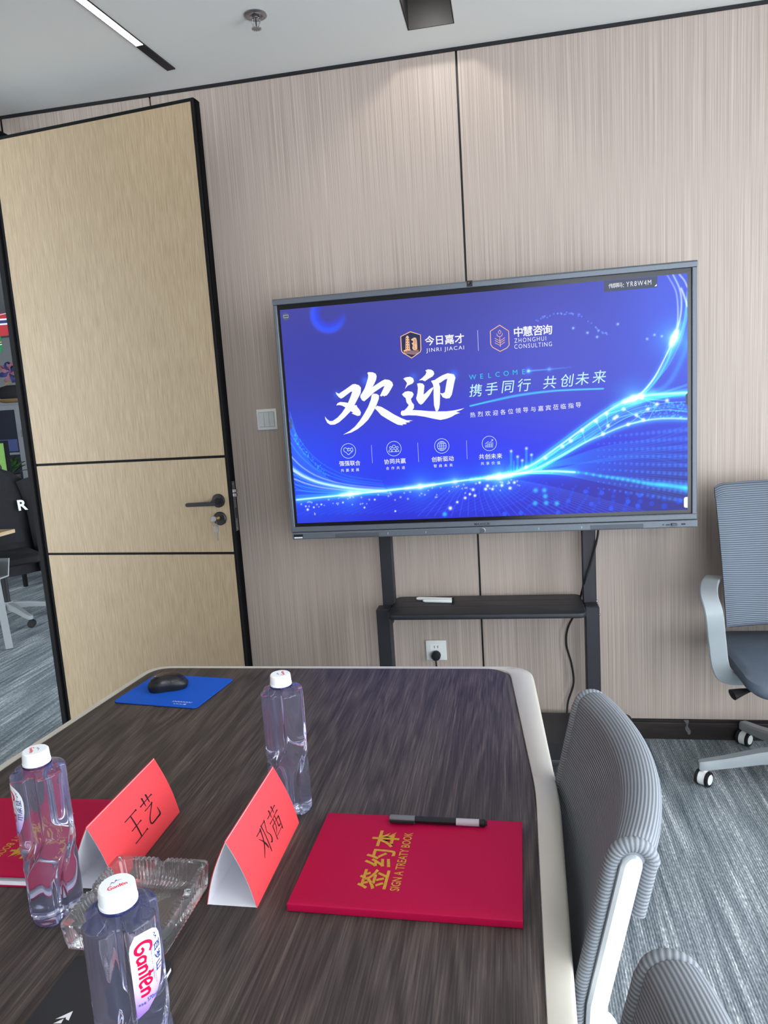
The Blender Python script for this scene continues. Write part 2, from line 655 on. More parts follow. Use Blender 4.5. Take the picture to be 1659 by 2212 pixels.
TR = (-0.150, 0.004, -1.00, -0.178)       # recessed black trough
cl = sheet([LX - 0.06, TR[0], TR[1], RXW], [BY, TR[2], TR[3], 0.0], H, [TR])
ceil = struct(obj('ceiling', cl, M['ceiling']), 'white plasterboard ceiling')
oc = sheet([-9, LX - 0.06], [BY, 7], 2.75, [])
oc.add([(LX - 0.06, 0.12, 2.75), (LX - 0.06, 7, 2.75), (RXW, 7, 2.75), (RXW, 0.12, 2.75)], [(0, 1, 2, 3)])
struct(obj('ceiling', oc, M['officewall']), 'grey office ceiling beyond the doorway')

# panelled wall behind the display: black carcass with proud laminate panels, joints recessed
wb = MB().box(LX - 0.075, RXW, 0.012, 0.12, 0, 2.75)
wall_back = struct(obj('wall_back', wb, M['black']), 'wood-grain laminate wall panels with black joints')
for x0, x1 in ((LX - 0.042, -1.2224), (-1.2224, 0.0), (0.0, 1.22), (1.22, RXW)):
    p = MB().box(x0 + 0.004, x1 - 0.004, 0.0, 0.013, 0.0, H - 0.012)
    obj('wall_panel', p, M['wall'], wall_back, bevel=(0.001, 1))
struct(obj('trim_1', MB().box(LX - 0.045, RXW, -0.004, 0.013, H - 0.012, H), M['black']), 'thin black trim under the ceiling')
bb = MB()
bb.prism([(-0.0, 0), (-0.016, 0), (-0.016, 0.066), (-0.013, 0.070), (-0.009, 0.071), (-0.009, 0.078), (-0.0, 0.080)], lambda a, b, d: (d, a, b), LX + 0.004, RXW)
struct(obj('baseboard_back', bb, M['baseboard']), 'dark wood skirting along the panelled wall')

# right wall with a wide window, rear wall
W0, W1, WZ0, WZ1 = -4.5, -1.1, 0.12, 2.48
rw = MB()
rw.box(RXW, RXW + 0.15, BY, W0, 0, 2.75).box(RXW, RXW + 0.15, W1, 0.12, 0, 2.75).box(RXW, RXW + 0.15, W0, W1, 0, WZ0).box(RXW, RXW + 0.15, W0, W1, WZ1, 2.75)
struct(obj('wall_right', rw, M['paint']))
win = MB()
for y in (W0, W0 + 1.675, W1 - 0.05):
    win.box(RXW + 0.03, RXW + 0.09, y, y + 0.05, WZ0, WZ1)
for z in (WZ0, WZ1 - 0.05):
    win.box(RXW + 0.031, RXW + 0.089, W0, W1, z, z + 0.05)
wo = struct(obj('window_1', win, M['blackframe']))
for i in range(2):
    y = W0 + 0.05 + i * 1.675
    obj('pane', MB().add([(RXW + 0.06, y, WZ0 + 0.04), (RXW + 0.06, y + 1.625, WZ0 + 0.04), (RXW + 0.06, y + 1.625, WZ1 - 0.04), (RXW + 0.06, y, WZ1 - 0.04)], [(0, 1, 2, 3)]), M['pane'], wo)
V0, V1 = 0.35, 2.55
rw = MB().box(LX - 0.075, V0, BY - 0.15, BY, 0, 2.75).box(V1, RXW + 0.15, BY - 0.15, BY, 0, 2.75).box(V0, V1, BY - 0.15, BY, 0, WZ0).box(V0, V1, BY - 0.15, BY, WZ1, 2.75)
struct(obj('wall_rear', rw, M['paint']))
win = MB()
for x in (V0, V0 + 1.075, V1 - 0.05):
    win.box(x, x + 0.05, BY - 0.09, BY - 0.03, WZ0, WZ1)
for z in (WZ0, WZ1 - 0.05):
    win.box(V0, V1, BY - 0.089, BY - 0.031, z, z + 0.05)
wo = struct(obj('window_2', win, M['blackframe']))
for i in range(2):
    x = V0 + 0.045 + i * 1.075
    obj('pane', MB().add([(x, BY - 0.06, WZ0 + 0.04), (x + 1.035, BY - 0.06, WZ0 + 0.04), (x + 1.035, BY - 0.06, WZ1 - 0.04), (x, BY - 0.06, WZ1 - 0.04)], [(0, 1, 2, 3)]), M['pane'], wo)
# left wall with the doorway (opening from y=-1.02 to y=-0.13)
DH = 2.565
lw = MB().box(LX - 0.075, LX - 0.045, BY, -1.09, 0, 2.75).box(LX - 0.075, LX - 0.045, -1.09, 0.0, DH + 0.04, 2.75)
struct(obj('wall_left', lw, M['wall']), 'left wall with the open doorway')
fr = MB().box(LX - 0.021, LX + 0.001, -0.165, 0.0, 0, DH + 0.04).box(LX - 0.041, LX + 0.004, -1.10, -1.06, 0, DH + 0.04).box(LX - 0.041, LX + 0.001, -1.06, -0.165, DH, DH + 0.04)
struct(obj('trim_2', fr, M['blackframe'], bevel=(0.002, 1)), 'black door frame')
struct(obj('wall_office', MB().box(-9.1, -9, BY, 7, 0, 2.75).box(-9, RXW, 7, 7.1, 0, 2.75), M['officewall']))
SC.objects['wall_office'].name = 'wall_far'

# ------------------------------------------------------------------ door leaf, swung open against the wall
hx, hy = -1.845, -0.152
fx, fy = -0.938, -0.246
dl = math.hypot(fx - hx, fy - hy)
door = bpy.data.objects.new('door_1', None)
COL.objects.link(door)
door.location = (hx, hy, 0)
door.rotation_euler = (0, 0, math.atan2(fy - hy, fx - hx))
struct(door, 'tall oak-veneer door standing open with black edges')
T = 0.046
core = MB().box(0.0, dl, 0.004, T - 0.004, 0.012, 2.548)
obj('door_core', core, M['blackframe'], door)
eb = MB().box(dl - 0.012, dl, 0, T, 0.012, 2.548).box(0, 0.013, 0, T, 0.012, 2.548).box(0.012, dl - 0.012, 0, T, 2.536, 2.548)
obj('edge_trim', eb, M['blackframe'], door, bevel=(0.001, 1))
z1, z2 = 1.2475, 0.863
for a, b in ((0.014, z2 - 0.005), (z2 + 0.005, z1 - 0.005), (z1 + 0.005, 2.536)):
    obj('door_panel', MB().box(0.0135, dl - 0.0125, 0.0005, T - 0.0005, a, b), M['door'], door, bevel=(0.0008, 1))
hzz = 1.075
lh = MB().lathe([(0.0, 0), (0.027, 0), (0.027, 0.006), (0.025, 0.009), (0.012, 0.010), (0.010, 0.045), (0.0, 0.045)], 32, (dl - 0.056, 0, hzz), 'y', False)
lh.prism([(0, 0.007), (-0.118, 0.0075), (-0.124, 0.004), (-0.124, -0.004), (-0.118, -0.0075), (0, -0.008), (0.008, -0.004), (0.008, 0.004)],
         lambda a, b, d: (dl - 0.052 + a, d, hzz - 0.006 + b + a * 0.02), -0.036, -0.050)
lev = obj('door_lever', lh, M['black'], door, True)
cyl = MB().lathe([(0.0, 0), (0.027, 0), (0.027, 0.007), (0.024, 0.010), (0.0, 0.010)], 32, (dl - 0.056, 0, hzz - 0.071), 'y', False)
ro = obj('lock_rosette', cyl, M['black'], door, True)
obj('lock_cylinder', MB().lathe([(0, 0.009), (0.008, 0.009), (0.008, 0.016), (0, 0.016)], 16, (dl - 0.058, 0, hzz - 0.067), 'y', False), M['brass'], ro, True)
lp = MB().box(dl, dl + 0.0015, 0.014, 0.034, hzz - 0.125, hzz + 0.072)
lpo = obj('lock_plate', lp, M['steel'], door)
lb = MB().prism([(0.001, 0.016), (0.012, 0.020), (0.012, 0.032), (0.001, 0.032)], lambda a, b, d: (dl + a, b, d), hzz + 0.012, hzz + 0.024)
lb.prism([(0.001, 0.016), (0.012, 0.020), (0.012, 0.032), (0.001, 0.032)], lambda a, b, d: (dl + a, b, d), hzz + 0.029, hzz + 0.040)
obj('latch_bolt', lb, M['chrome'], lpo)
obj('deadbolt_slot', MB().box(dl + 0.001, dl + 0.0022, 0.020, 0.029, hzz - 0.075, hzz - 0.033), M['black'], lpo)
for zz in (hzz + 0.062, hzz - 0.09, hzz - 0.115):
    obj('screw', MB().lathe([(0, 0.001), (0.0035, 0.001), (0.003, 0.0026), (0, 0.0026)], 12, (dl, 0.024, zz), 'x', False), M['chrome'], lpo)

# keys in the lock
da = door.rotation_euler[2]
kp = Matrix.Rotation(da, 4, 'Z')
kw = Vector((hx, hy, 0)) + kp @ Vector((dl - 0.058, -0.016, hzz - 0.067))
key = thing('key_bunch', 'two silver keys on a ring hanging from the door lock', 'keys', kw, da)
kb = MB().box(-0.001, 0.001, -0.012, 0.0, -0.004, 0.004)
kb.prism([(-0.024, -0.008), (-0.020, 0.006), (-0.006, 0.010), (0.002, 0.004), (0.0, -0.006), (-0.012, -0.014)], lambda a, b, d: (a, d, b), -0.014, -0.0165)
obj('key_blade', kb, M['steel'], key)
ring = [(-0.008 + 0.009 * math.cos(t), -0.016 + 0.004 * math.sin(2 * t), -0.022 + 0.012 * math.sin(t)) for t in np.linspace(0, 2 * PI, 25)]
obj('key_ring', MB().tube(ring, 0.0008, 6), M['chrome'], key, True)
kh = MB().prism([(-0.011, -0.030), (0.006, -0.030), (0.007, -0.050), (0.001, -0.053), (0.0, -0.088), (-0.006, -0.088), (-0.006, -0.053), (-0.012, -0.050)], lambda a, b, d: (a, d, b), -0.014, -0.0165)
obj('spare_key', kh, M['steel'], key)

# ------------------------------------------------------------------ ceiling fittings
tw = MB()
a0, a1, b0, b1 = TR
tw.box(a0 - 0.004, a0, b0, b1, H - 0.001, H + 0.10).box(a1, a1 + 0.004, b0, b1, H - 0.001, H + 0.10)
tw.box(a0 - 0.004, a1 + 0.004, b1, b1 + 0.004, H - 0.001, H + 0.10).box(a0 - 0.004, a1 + 0.004, b0 - 0.004, b0, H - 0.001, H + 0.10)
tw.box(a0 - 0.004, a1 + 0.004, b0, b1, H + 0.10, H + 0.105)
tro = thing('recessed_light_trough', 'black recessed light trough in the ceiling above the display', 'light', ((a0 + a1) / 2, b1, H))
o = obj('housing', tw, M['deepblack'], tro)
o.matrix_parent_inverse = Matrix.Translation(tro.location).inverted()
sp_ = MB().lathe([(0.0, 0.0), (0.030, 0.0), (0.034, -0.03), (0.034, -0.034), (0.028, -0.034), (0.020, -0.006), (0, -0.006)], 24, (-0.073, -0.40, H + 0.10), 'z', False)
o = obj('spotlight_head', sp_, M['black'], tro, True)
o.matrix_parent_inverse = Matrix.Translation(tro.location).inverted()
lamp('trough_spot', 'POINT', (-0.073, -0.40, H + 0.060), (0, 0, 0), 4.5, (1.0, 0.96, 0.90), shadow_soft_size=0.018)

lg = thing('linear_ceiling_light', 'slim linear ceiling light with glowing diffuser and black end cap', 'light', (-1.045, -0.165, H), -math.atan(0.1))
lm = MB().box(-0.014, 0.014, -3.3, -0.20, -0.004, 0.0005)
obj('diffuser', lm, M['led'], lg)
lc = MB().box(-0.014, 0.014, -0.20, 0.0, -0.004, 0.0005).box(-0.0165, -0.014, -3.3, 0, -0.0045, 0.0005).box(0.014, 0.0165, -3.3, 0, -0.0045, 0.0005)
obj('end_cover', lc, M['black'], lg)

spk = thing('fire_sprinkler', 'small chrome fire sprinkler head on the ceiling', 'sprinkler', (-0.622, -0.425, H))
obj('escutcheon', MB().lathe([(0.014, 0.0), (0.036, 0.0), (0.037, -0.003), (0.032, -0.006), (0.022, -0.006), (0.018, -0.001), (0.0, -0.001)], 36, cap=False), M['steel'], spk, True)
obj('sprinkler_body', MB().lathe([(0.0, 0), (0.012, 0), (0.012, -0.012), (0.009, -0.014), (0.0, -0.014)], 16), M['chrome'], spk, True)
ya = MB()
for s in (-1, 1):
    ya.tube([(0.010 * s, 0, -0.012), (0.013 * s, 0, -0.024), (0.004 * s, 0, -0.042)], 0.0022, 8, 4)
obj('yoke_arm', ya, M['chrome'], spk, True)
obj('glass_bulb', MB().tube([(0, 0, -0.014), (0, 0, -0.036)], 0.0022, 8), M['pot'], spk, True)
df = MB()
prof = []
for i in range(48):
    rr = 0.0165 if (i // 2) % 2 else 0.0115
    prof.append((rr * math.cos(2 * PI * i / 48), rr * math.sin(2 * PI * i / 48)))
df.prism(prof, lambda a, b, d: (a, b, d), -0.042, -0.0435)
obj('deflector', df, M['steel'], spk)


# ------------------------------------------------------------------ switch, socket, plug
def plate(root, x, z):
    obj('cover_plate', MB().box(-0.043, 0.043, -0.009, 0.0, -0.043, 0.043), M['switch'], root, True, bevel=(0.002, 2))


sw = thing('light_switch', 'white three-gang light switch between the door and the display', 'switch', (-0.8476, 0.0, 1.3771))
plate(sw, 0, 0)
obj('rocker_recess', MB().box(-0.0342, 0.0342, -0.0094, -0.0085, -0.0312, 0.0312), M['deskgrey'], sw)
for i in range(3):
    x0 = -0.033 + i * 0.0222
    kk = MB().prism([(-0.0095, -0.030), (-0.0095 - (0.003 if i == 0 else 0.001), -0.0295), (-0.0095 - (0.001 if i == 0 else 0.0025), 0.0295), (-0.0095, 0.030)],
                    lambda a, b, d: (d, a + 0.001, b), x0, x0 + 0.0210)
    obj('rocker', kk, M['switchkey'], sw)
so = thing('wall_socket', 'white wall socket with a black plug under the display shelf', 'socket', (-0.1937, 0.0, 0.374))
plate(so, 0, 0)
obj('socket_insert', MB().box(-0.026, 0.026, -0.0102, -0.008, -0.030, 0.026), M['white'], so, bevel=(0.0006, 1))
for s in (-0.007, 0.007):
    obj('contact_slot', MB().box(s - 0.0012, s + 0.0012, -0.0106, -0.0098, 0.010, 0.021), M['black'], so)
pl = thing('power_plug', 'black round power plug with cable in the white socket', 'plug', (-0.1937, -0.0105, 0.356))
obj('plug_body', MB().lathe([(0.0, 0.0), (0.018, 0.0), (0.020, 0.006), (0.020, 0.022), (0.016, 0.034), (0.0, 0.036)], 12, axis='y', cap=False), M['rubber'], pl, True, angle=25)
obj('cable', MB().tube([(0, -0.028, -0.008), (0.001, -0.032, -0.03), (0.004, -0.028, -0.10), (0.02, -0.03, -0.22), (0.09, -0.05, -0.30), (0.2, -0.09, -0.346)], 0.0036, 8, 6), M['rubber'], pl, True)

# scrap of clear tape on the skirting
tp = MB()
R_ = [[(0.795 + s * 0.006 + t * 0.012 + 0.004 * math.sin(9 * t + s), -0.0185 - 0.002 * math.sin(6 * t), 0.084 - 0.062 * t) for s in (-1, 0, 1)] for t in np.linspace(0, 1, 8)]
tp.rings([[p for p in r_] + [(p[0], p[1] + 0.0006, p[2]) for p in reversed(r_)] for r_ in R_])
tag(obj('clear_tape', tp, M['tape'], None, True), 'torn strip of clear tape stuck on the dark skirting', 'tape')

# ------------------------------------------------------------------ interactive display
TX, TZ, TY = 0.0358, 1.3759, -0.2467
SW_, SH_ = 1.4285, 0.8035
tv = thing('interactive_display', 'large grey framed touch display showing a blue welcome slide', 'screen', (TX, -0.20, TZ))
# local frame: x right, z up, y = -0.0467 at the screen face
FY = TY + 0.20


def part(name, mb, m, parent=tv, **kw):
    return obj(name, mb, m, parent, **kw)


L, Rr, Bt, Tp = -0.7365, 0.7435, -0.4625, 0.4405
part('rear_case', MB().box(L + 0.03, Rr - 0.03, FY + 0.012, 0.055, Bt + 0.05, Tp - 0.02), M['black'], bevel=(0.01, 2))
part('frame_rail', MB().prism([(FY + 0.03, Tp), (FY - 0.008, Tp), (FY - 0.014, Tp - 0.006), (FY - 0.012, Tp - 0.021), (FY + 0.0, Tp - 0.022), (FY + 0.03, Tp - 0.022)], lambda a, b, d: (d, a, b), L, Rr), M['tvgrey'])
for x0, x1 in ((L, L + 0.013), (Rr - 0.016, Rr)):
    part('frame_rail', MB().box(x0, x1, FY - 0.008, FY + 0.03, Bt + 0.03, Tp - 0.021), M['tvgrey'], bevel=(0.002, 1))
bar = part('speaker_bar', MB().box(L + 0.003, Rr, FY - 0.018, FY + 0.03, Bt, Bt + 0.0265), M['tvgrey'], bevel=(0.004, 2))
part('frame_rail', MB().box(L, Rr, FY - 0.012, FY + 0.03, Bt + 0.0275, Bt + 0.0475), M['tvgrey'], bevel=(0.002, 1))
part('bezel_glass', MB().box(L + 0.012, Rr - 0.015, FY + 0.001, FY + 0.014, Bt + 0.046, Tp - 0.021), M['tvglass'])
for xa, xb in ((-0.562, -0.391), (0.380, 0.563)):
    part('speaker_grille', MB().box(xa, xb, FY - 0.0188, FY - 0.016, Bt + 0.003, Bt + 0.0195), M['grille'], bar, bevel=(0.002, 1))
pb = MB().lathe([(0, 0.0), (0.0095, 0.0), (0.0095, 0.003), (0.0082, 0.0035), (0.0080, 0.002), (0, 0.002)], 28, (-0.0025, FY - 0.018, Bt + 0.013), 'y', False)
pbo = part('power_button', pb, M['steel'], bar, smooth=True)
part('power_button_face', MB().lathe([(0, 0.0021), (0.0076, 0.0021), (0.0076, 0.0026), (0, 0.0026)], 24, (-0.0025, FY - 0.018, Bt + 0.013), 'y', False), M['grille'], bar)
for xa, xb, za, zb in ((0.626, 0.631, 0.011, 0.015), (0.637, 0.650, 0.010, 0.014), (0.689, 0.703, 0.010, 0.016)):
    part('port_slot', MB().box(xa, xb, FY - 0.0186, FY - 0.017, Bt + za, Bt + zb), M['black'], bar)
part('usb_receiver', MB().box(0.655, 0.674, FY - 0.030, FY - 0.017, Bt + 0.009, Bt + 0.017), M['grille'], bar, bevel=(0.001, 1))
for x, s in ((-0.358, 1), (-0.213, -1), (0.199, 1), (0.351, -1)):
    bk = MB()
    ribbon(bk, [(x + 0.0012 * s, 0.017), (x, 0.013), (x + 0.0012 * s, 0.009)], 0.0009, lambda a, b: (a, FY - 0.0184, Bt + b))
    part('pen_rest_mark', bk, M['offwhite'], bar)
st = part('label_sticker', MB().box(-0.727, -0.690, FY - 0.0186, FY - 0.017, Bt + 0.004, Bt + 0.020), M['black'], bar)
part('label_strip', MB().box(-0.725, -0.692, FY - 0.0190, FY - 0.018, Bt + 0.005, Bt + 0.010), M['offwhite'], bar)
wc = part('webcam', MB().box(-0.021, -0.001, FY - 0.0155, FY + 0.01, Tp - 0.019, Tp + 0.001), M['black'], bevel=(0.001, 1))
part('lens', MB().lathe([(0, 0), (0.005, 0), (0.005, 0.001), (0.004, 0.0006), (0, 0.0006)], 20, (-0.011, FY - 0.0155, Tp - 0.009), 'y', False), M['tvglass'], wc, smooth=True)
tx = MB()
put_text(tx, 'MAXHUB', lambda a, b: (a, FY - 0.0125, b), -0.0050, Bt + 0.0365, 0.0085, 0.018, width=0.056)
part('lettering', tx, M['black'])

# ---- the slide: pixels of the panel, from 0..1 across and up
h01 = hom([(604.5, 671.5), (1484, 587.2), (1485.3, 1103.1), (643, 1129.5)], [(0, 1), (1, 1), (1, 0), (0, 0)])


def scr(u, v):
    return h01(u, v)


NX, NY = 760, 428
gx, gy = np.meshgrid(np.linspace(0, 1, NX), np.linspace(0, 1, NY))
AS = SW_ / SH_


def lin(c):
    c = np.array(c, float) / 255
    return np.where(c <= 0.04045, c / 12.92, ((c + 0.055) / 1.055) ** 2.4)


def blob(cx, cy, rx, ry):
    return np.exp(-(((gx - cx) / rx) ** 2 + ((gy - cy) / ry) ** 2))


img = np.zeros((NY, NX, 3))
tops, mids, lows, bots = lin((72, 74, 158)), lin((66, 70, 192)), lin((48, 58, 248)), lin((42, 48, 214))
t = gy[..., None]
img = np.where(t > 0.62, mids + (tops - mids) * np.clip((t - 0.62) / 0.38, 0, 1),
               np.where(t > 0.3, lows + (mids - lows) * ((t - 0.3) / 0.32), bots + (lows - bots) * np.clip(t / 0.3, 0, 1)))


def mixc(c, wgt):
    global img
    img = img + (lin(c) - img) * np.clip(wgt, 0, 1)[..., None]


mixc((52, 56, 160), 0.6 * blob(0.1, 0.72, 0.25, 0.3))
mixc((88, 112, 250), 0.85 * blob(0.98, 0.82, 0.16, 0.5))
mixc((92, 100, 218), 0.55 * blob(0.72, 0.75, 0.2, 0.35))
mixc((58, 58, 128), 0.85 * blob(1.0, 0.06, 0.22, 0.26))
mixc((62, 50, 150), 0.55 * blob(0.75, 0.1, 0.14, 0.1))
mixc((34, 92, 255), 0.55 * blob(0.0, 0.22, 0.16, 0.28))
mixc((30, 84, 252), 0.35 * blob(0.5, 0.2, 0.3, 0.08))


def addp(cx, cy, r, col, amp):
    """soft dot; r in panel heights"""
    x0, x1 = int((cx - 3 * r / AS) * NX), int((cx + 3 * r / AS) * NX) + 2
    y0, y1 = int((cy - 3 * r) * NY), int((cy + 3 * r) * NY) + 2
    x0, y0, x1, y1 = max(x0, 0), max(y0, 0), min(x1, NX), min(y1, NY)
    if x0 >= x1 or y0 >= y1:
        return
    d2 = (((gx[y0:y1, x0:x1] - cx) * AS) ** 2 + (gy[y0:y1, x0:x1] - cy) ** 2) / r ** 2
    img[y0:y1, x0:x1] += np.exp(-d2)[..., None] * np.array(col) * amp


def disc(cx, cy, r, col, amp):
    d = np.sqrt(((gx - cx) * AS) ** 2 + (gy - cy) ** 2)
    wgt = np.clip((r - d) / (0.25 * r) + 0.5, 0, 1) * amp
    mixc(col, wgt)


def streak(px, r, col, amp, n=220, fade=(1, 1), uv=False):
    q = [scr(*p) for p in px] if not uv else px
    q = np.array(catmull(q, 24))
    d = np.concatenate([[0], np.cumsum(np.hypot(np.diff(q[:, 0]) * AS, np.diff(q[:, 1])))])
    N = max(20, int(d[-1] / (r * 0.7)))
    s_ = np.linspace(0, d[-1], N)
    X, Y = np.interp(s_, d, q[:, 0]), np.interp(s_, d, q[:, 1])
    for i in range(N):
        f_ = i / (N - 1)
        addp(X[i], Y[i], r, col, amp * 0.42 * (fade[0] + (fade[1] - fade[0]) * f_))


CY, WH, BL = (0.02, 0.55, 0.95), (0.9, 1.0, 1.0), (0.03, 0.12, 0.9)
rnd = random.Random(3)
hor = [(641, 1079), (700, 1073), (755, 1067.5), (850, 1057), (905, 1051.5), (985, 1040), (1075, 1029.5), (1130, 1022), (1180, 1018), (1240, 1021)]
streak(hor, 0.030, BL, 0.35)
streak(hor, 0.012, CY, 0.55)
streak(hor, 0.0032, WH, 0.75)
for p, a in (((1075, 1030), 1.0), ((755, 1067), 0.45), ((905, 1051), 0.5), ((1366, 861), 0.9), ((1455, 729), 1.0), ((980, 1041), 0.3)):
    q = scr(*p)
    addp(q[0], q[1], 0.070, CY, 0.30 * a)
    addp(q[0], q[1], 0.030, (0.3, 0.9, 1.0), 0.40 * a)
    addp(q[0], q[1], 0.011, WH, 1.3 * a)
up = [(1090, 1028), (1140, 1008), (1185, 978), (1250, 931), (1300, 895), (1340, 871), (1368, 861), (1405, 853), (1484, 848)]
for dy, r_, c_, a_ in ((0, 0.016, CY, 0.55), (0, 0.004, WH, 0.55), (7, 0.009, CY, 0.5), (14, 0.010, (0.02, 0.35, 0.8), 0.5), (20, 0.006, CY, 0.35), (-6, 0.003, CY, 0.4)):
    streak([(x + dy * 0.6, y + dy * min(1, (x - 1080) / 120) * max(0, 1 - abs(x - 1240) / 260)) for x, y in up], r_, c_, a_)
arc = [(1366, 862), (1388, 845), (1412, 815), (1436, 770), (1455, 729), (1467, 690), (1471, 655), (1467, 622), (1452, 590)]
streak(arc, 0.012, CY, 0.20, fade=(1.2, 0.3))
streak(arc, 0.0028, WH, 0.7, fade=(1.2, 0.6))
streak([(1455, 729), (1462, 700), (1463, 660), (1458, 625), (1440, 592)], 0.0028, WH, 0.55, fade=(1, 0.4))
streak([(1466, 590), (1477, 603), (1484, 618)], 0.0028, WH, 0.5)
streak([(1470, 620), (1478, 640), (1484, 660)], 0.0035, WH, 0.6)
streak([(1455, 729), (1440, 780), (1410, 830), (1380, 858)], 0.004, CY, 0.6)
streak([(1484, 735), (1474, 770), (1440, 830), (1380, 862)], 0.010, CY, 0.22)
low = [(1080, 1031), (1150, 1015), (1200, 990), (1260, 957), (1300, 939), (1350, 919), (1400, 907.5), (1440, 904), (1484, 905)]
streak(low, 0.013, CY, 0.5)
streak(low, 0.0035, WH, 0.5)
for i in range(9):
    k_ = i / 8
    streak([(1100, 1028), (1200, 1008 - 10 * (1 - k_)), (1300, 985 + 12 * k_ - 18 * (1 - k_)), (1400, 950 + 40 * k_), (1484, 918 + 90 * k_)], 0.0026, CY, 0.20, fade=(1.2, 0.25))
net = [(1133, 1010), (1175, 990), (1212, 965), (1230, 953), (1255, 930), (1285, 910), (1308, 894), (1345, 884), (1373, 897), (1388, 907), (1355, 917), (1311, 920), (1300, 938), (1325, 904), (1398, 884), (1418, 873), (1385, 860), (1440, 865), (1330, 960 - 60)]
for i in range(len(net) - 1):
    if rnd.random() < 0.8:
        streak([net[i], ((net[i][0] + net[i + 1][0]) / 2, (net[i][1] + net[i + 1][1]) / 2 + 1), net[i + 1]], 0.0022, (0.25, 0.85, 1.0), 0.40)
for a_, b_ in (((1285, 910), (1300, 938)), ((1308, 894), (1311, 920)), ((1345, 884), (1388, 907)), ((1255, 930), (1262, 955)), ((1325, 904), (1311, 920)), ((1398, 884), (1355, 917)), ((1212, 965), (1250, 945)), ((1418, 873), (1400, 905))):
    streak([a_, b_, b_], 0.0018, (0.25, 0.85, 1.0), 0.4)
for p in net:
    q = scr(*p)
    addp(q[0], q[1], 0.0065, WH, 1.0)
for i in range(90):
    x = 1380 + rnd.random() * 104
    q = scr(x, 868 + rnd.random() * 34)
    addp(q[0], q[1], 0.003, CY, 0.6)
# starbursts drawn out along their trails
for c_, d_, a in (((1075, 1030), (60, -8), 1.0), ((1366, 861), (46, -17), 0.9), ((1455, 729), (14, -34), 0.9), ((755, 1067), (46, -6), 0.5), ((905, 1051), (70, -9), 0.5)):
    streak([(c_[0] - d_[0], c_[1] - d_[1]), c_, (c_[0] + d_[0], c_[1] + d_[1])], 0.012, (0.2, 0.8, 1.0), 0.30 * a)
    streak([(c_[0] - d_[0] * .45, c_[1] - d_[1] * .45), c_, (c_[0] + d_[0] * .45, c_[1] + d_[1] * .45)], 0.009, WH, 0.8 * a)
# many hair-thin light lines around the waves
for i in range(16):
    j_ = rnd.uniform(-1, 1)
    streak([(1085 + 12 * j_, 1030), (1150, 1012 + 9 * j_), (1215, 972 + 16 * j_), (1290, 922 + 20 * j_), (1360, 884 + 18 * j_), (1430, 868 + 22 * j_), (1484, 862 + 34 * j_)], 0.0016, (0.08, 0.6, 1.0), 0.28)
for i in range(10):
    j_ = rnd.uniform(-1, 1)
    streak([(1484, 640 + 40 * j_), (1476 + 5 * j_, 700), (1458 + 9 * j_, 745), (1430 + 10 * j_, 795), (1385 + 6 * j_, 850)], 0.0016, (0.1, 0.6, 1.0), 0.28)
for i in range(22):
    j_ = i / 21
    streak([(1110, 1024), (1180 + 20 * j_, 1018 + 8 * j_), (1270, 1012 + 40 * j_ - 14), (1370, 1000 + 80 * j_ - 20), (1484, 960 + 130 * j_)], 0.0016, (0.05, 0.35, 1.0), 0.22, fade=(1.4, 0.4))
for i in range(18):
    j_ = i / 17
    streak([(626 + 8 * j_, 890 + 160 * j_), (660, 985 + 75 * j_), (720, 1040 + 24 * j_), (800, 1060 + 4 * j_), (880, 1055)], 0.0016, (0.08, 0.5, 1.0), 0.26, fade=(1, 0.7))
for i in range(30):
    u_ = 900 + 18 * i
    streak([(1060 + (u_ - 1100) * 0.15, 1036), (1060 + (u_ - 1100) * 0.5, 1060), (u_, 1115)], 0.0020, (0.06, 0.20, 0.95), 0.20, fade=(0.8, 1.2))
# dotted trail and dot field
tr_ = np.array(catmull([scr(*p) for p in ((1160, 1021), (1240, 1021), (1300, 1030), (1350, 1037), (1400, 1046), (1440, 1050), (1484, 1056))], 30))
streak([tuple(p) for p in tr_[::12]], 0.006, CY, 0.30, uv=True)
for i in range(26):
    p = tr_[int((i / 25) ** 0.8 * (len(tr_) - 1))]
    addp(p[0], p[1], 0.004 + 0.0085 * i / 25, CY, 0.8)
for i in range(13):
    th = 0.05 + 1.05 * i / 12
    for j in range(15):
        d_ = 0.05 + 0.055 * j + rnd.random() * 0.012
        q0 = scr(1090, 1033)
        x_, y_ = q0[0] + d_ * math.cos(th * 0.9 + 0.06 * j * (0.5 - th)) * (0.62 if th < 0.8 else 0.35), q0[1] - d_ * (0.16 + 0.55 * math.sin(th))
        if 0.01 < y_ < 0.2 and x_ < 1:
            disc(x_, y_, 0.0028 + 0.00085 * j, (34, 84, 255), 0.30 + 0.3 * rnd.random())
for u_, v_, r_ in ((1019, 1058, 5), (1012, 1068, 4), (1002, 1076, 4.5), (1023, 1071, 4.5), (1050, 1050, 5), (1046, 1057, 5), (1061, 1057, 4.5), (1081, 1049, 5), (1099, 1055, 5), (1108, 1043, 4.5), (1033, 1043, 4), (970, 1098, 6), (985, 1085, 4), (852, 1104, 3), (786, 1096, 3), (665, 1100, 4), (678, 1095, 3), (694, 1089, 3), (740, 1085, 3), (808, 1079, 3)):
    q = scr(u_, v_)
    addp(q[0], q[1], r_ * 0.0011, WH, 1.2)
for u_, v_ in ((1153, 1088), (1177, 1087.5), (1200, 1088.5), (1175, 1073), (1173, 1060), (1154, 1060), (958, 1111)):
    q = scr(u_, v_)
    addp(q[0], q[1], 0.0085, CY, 0.9)
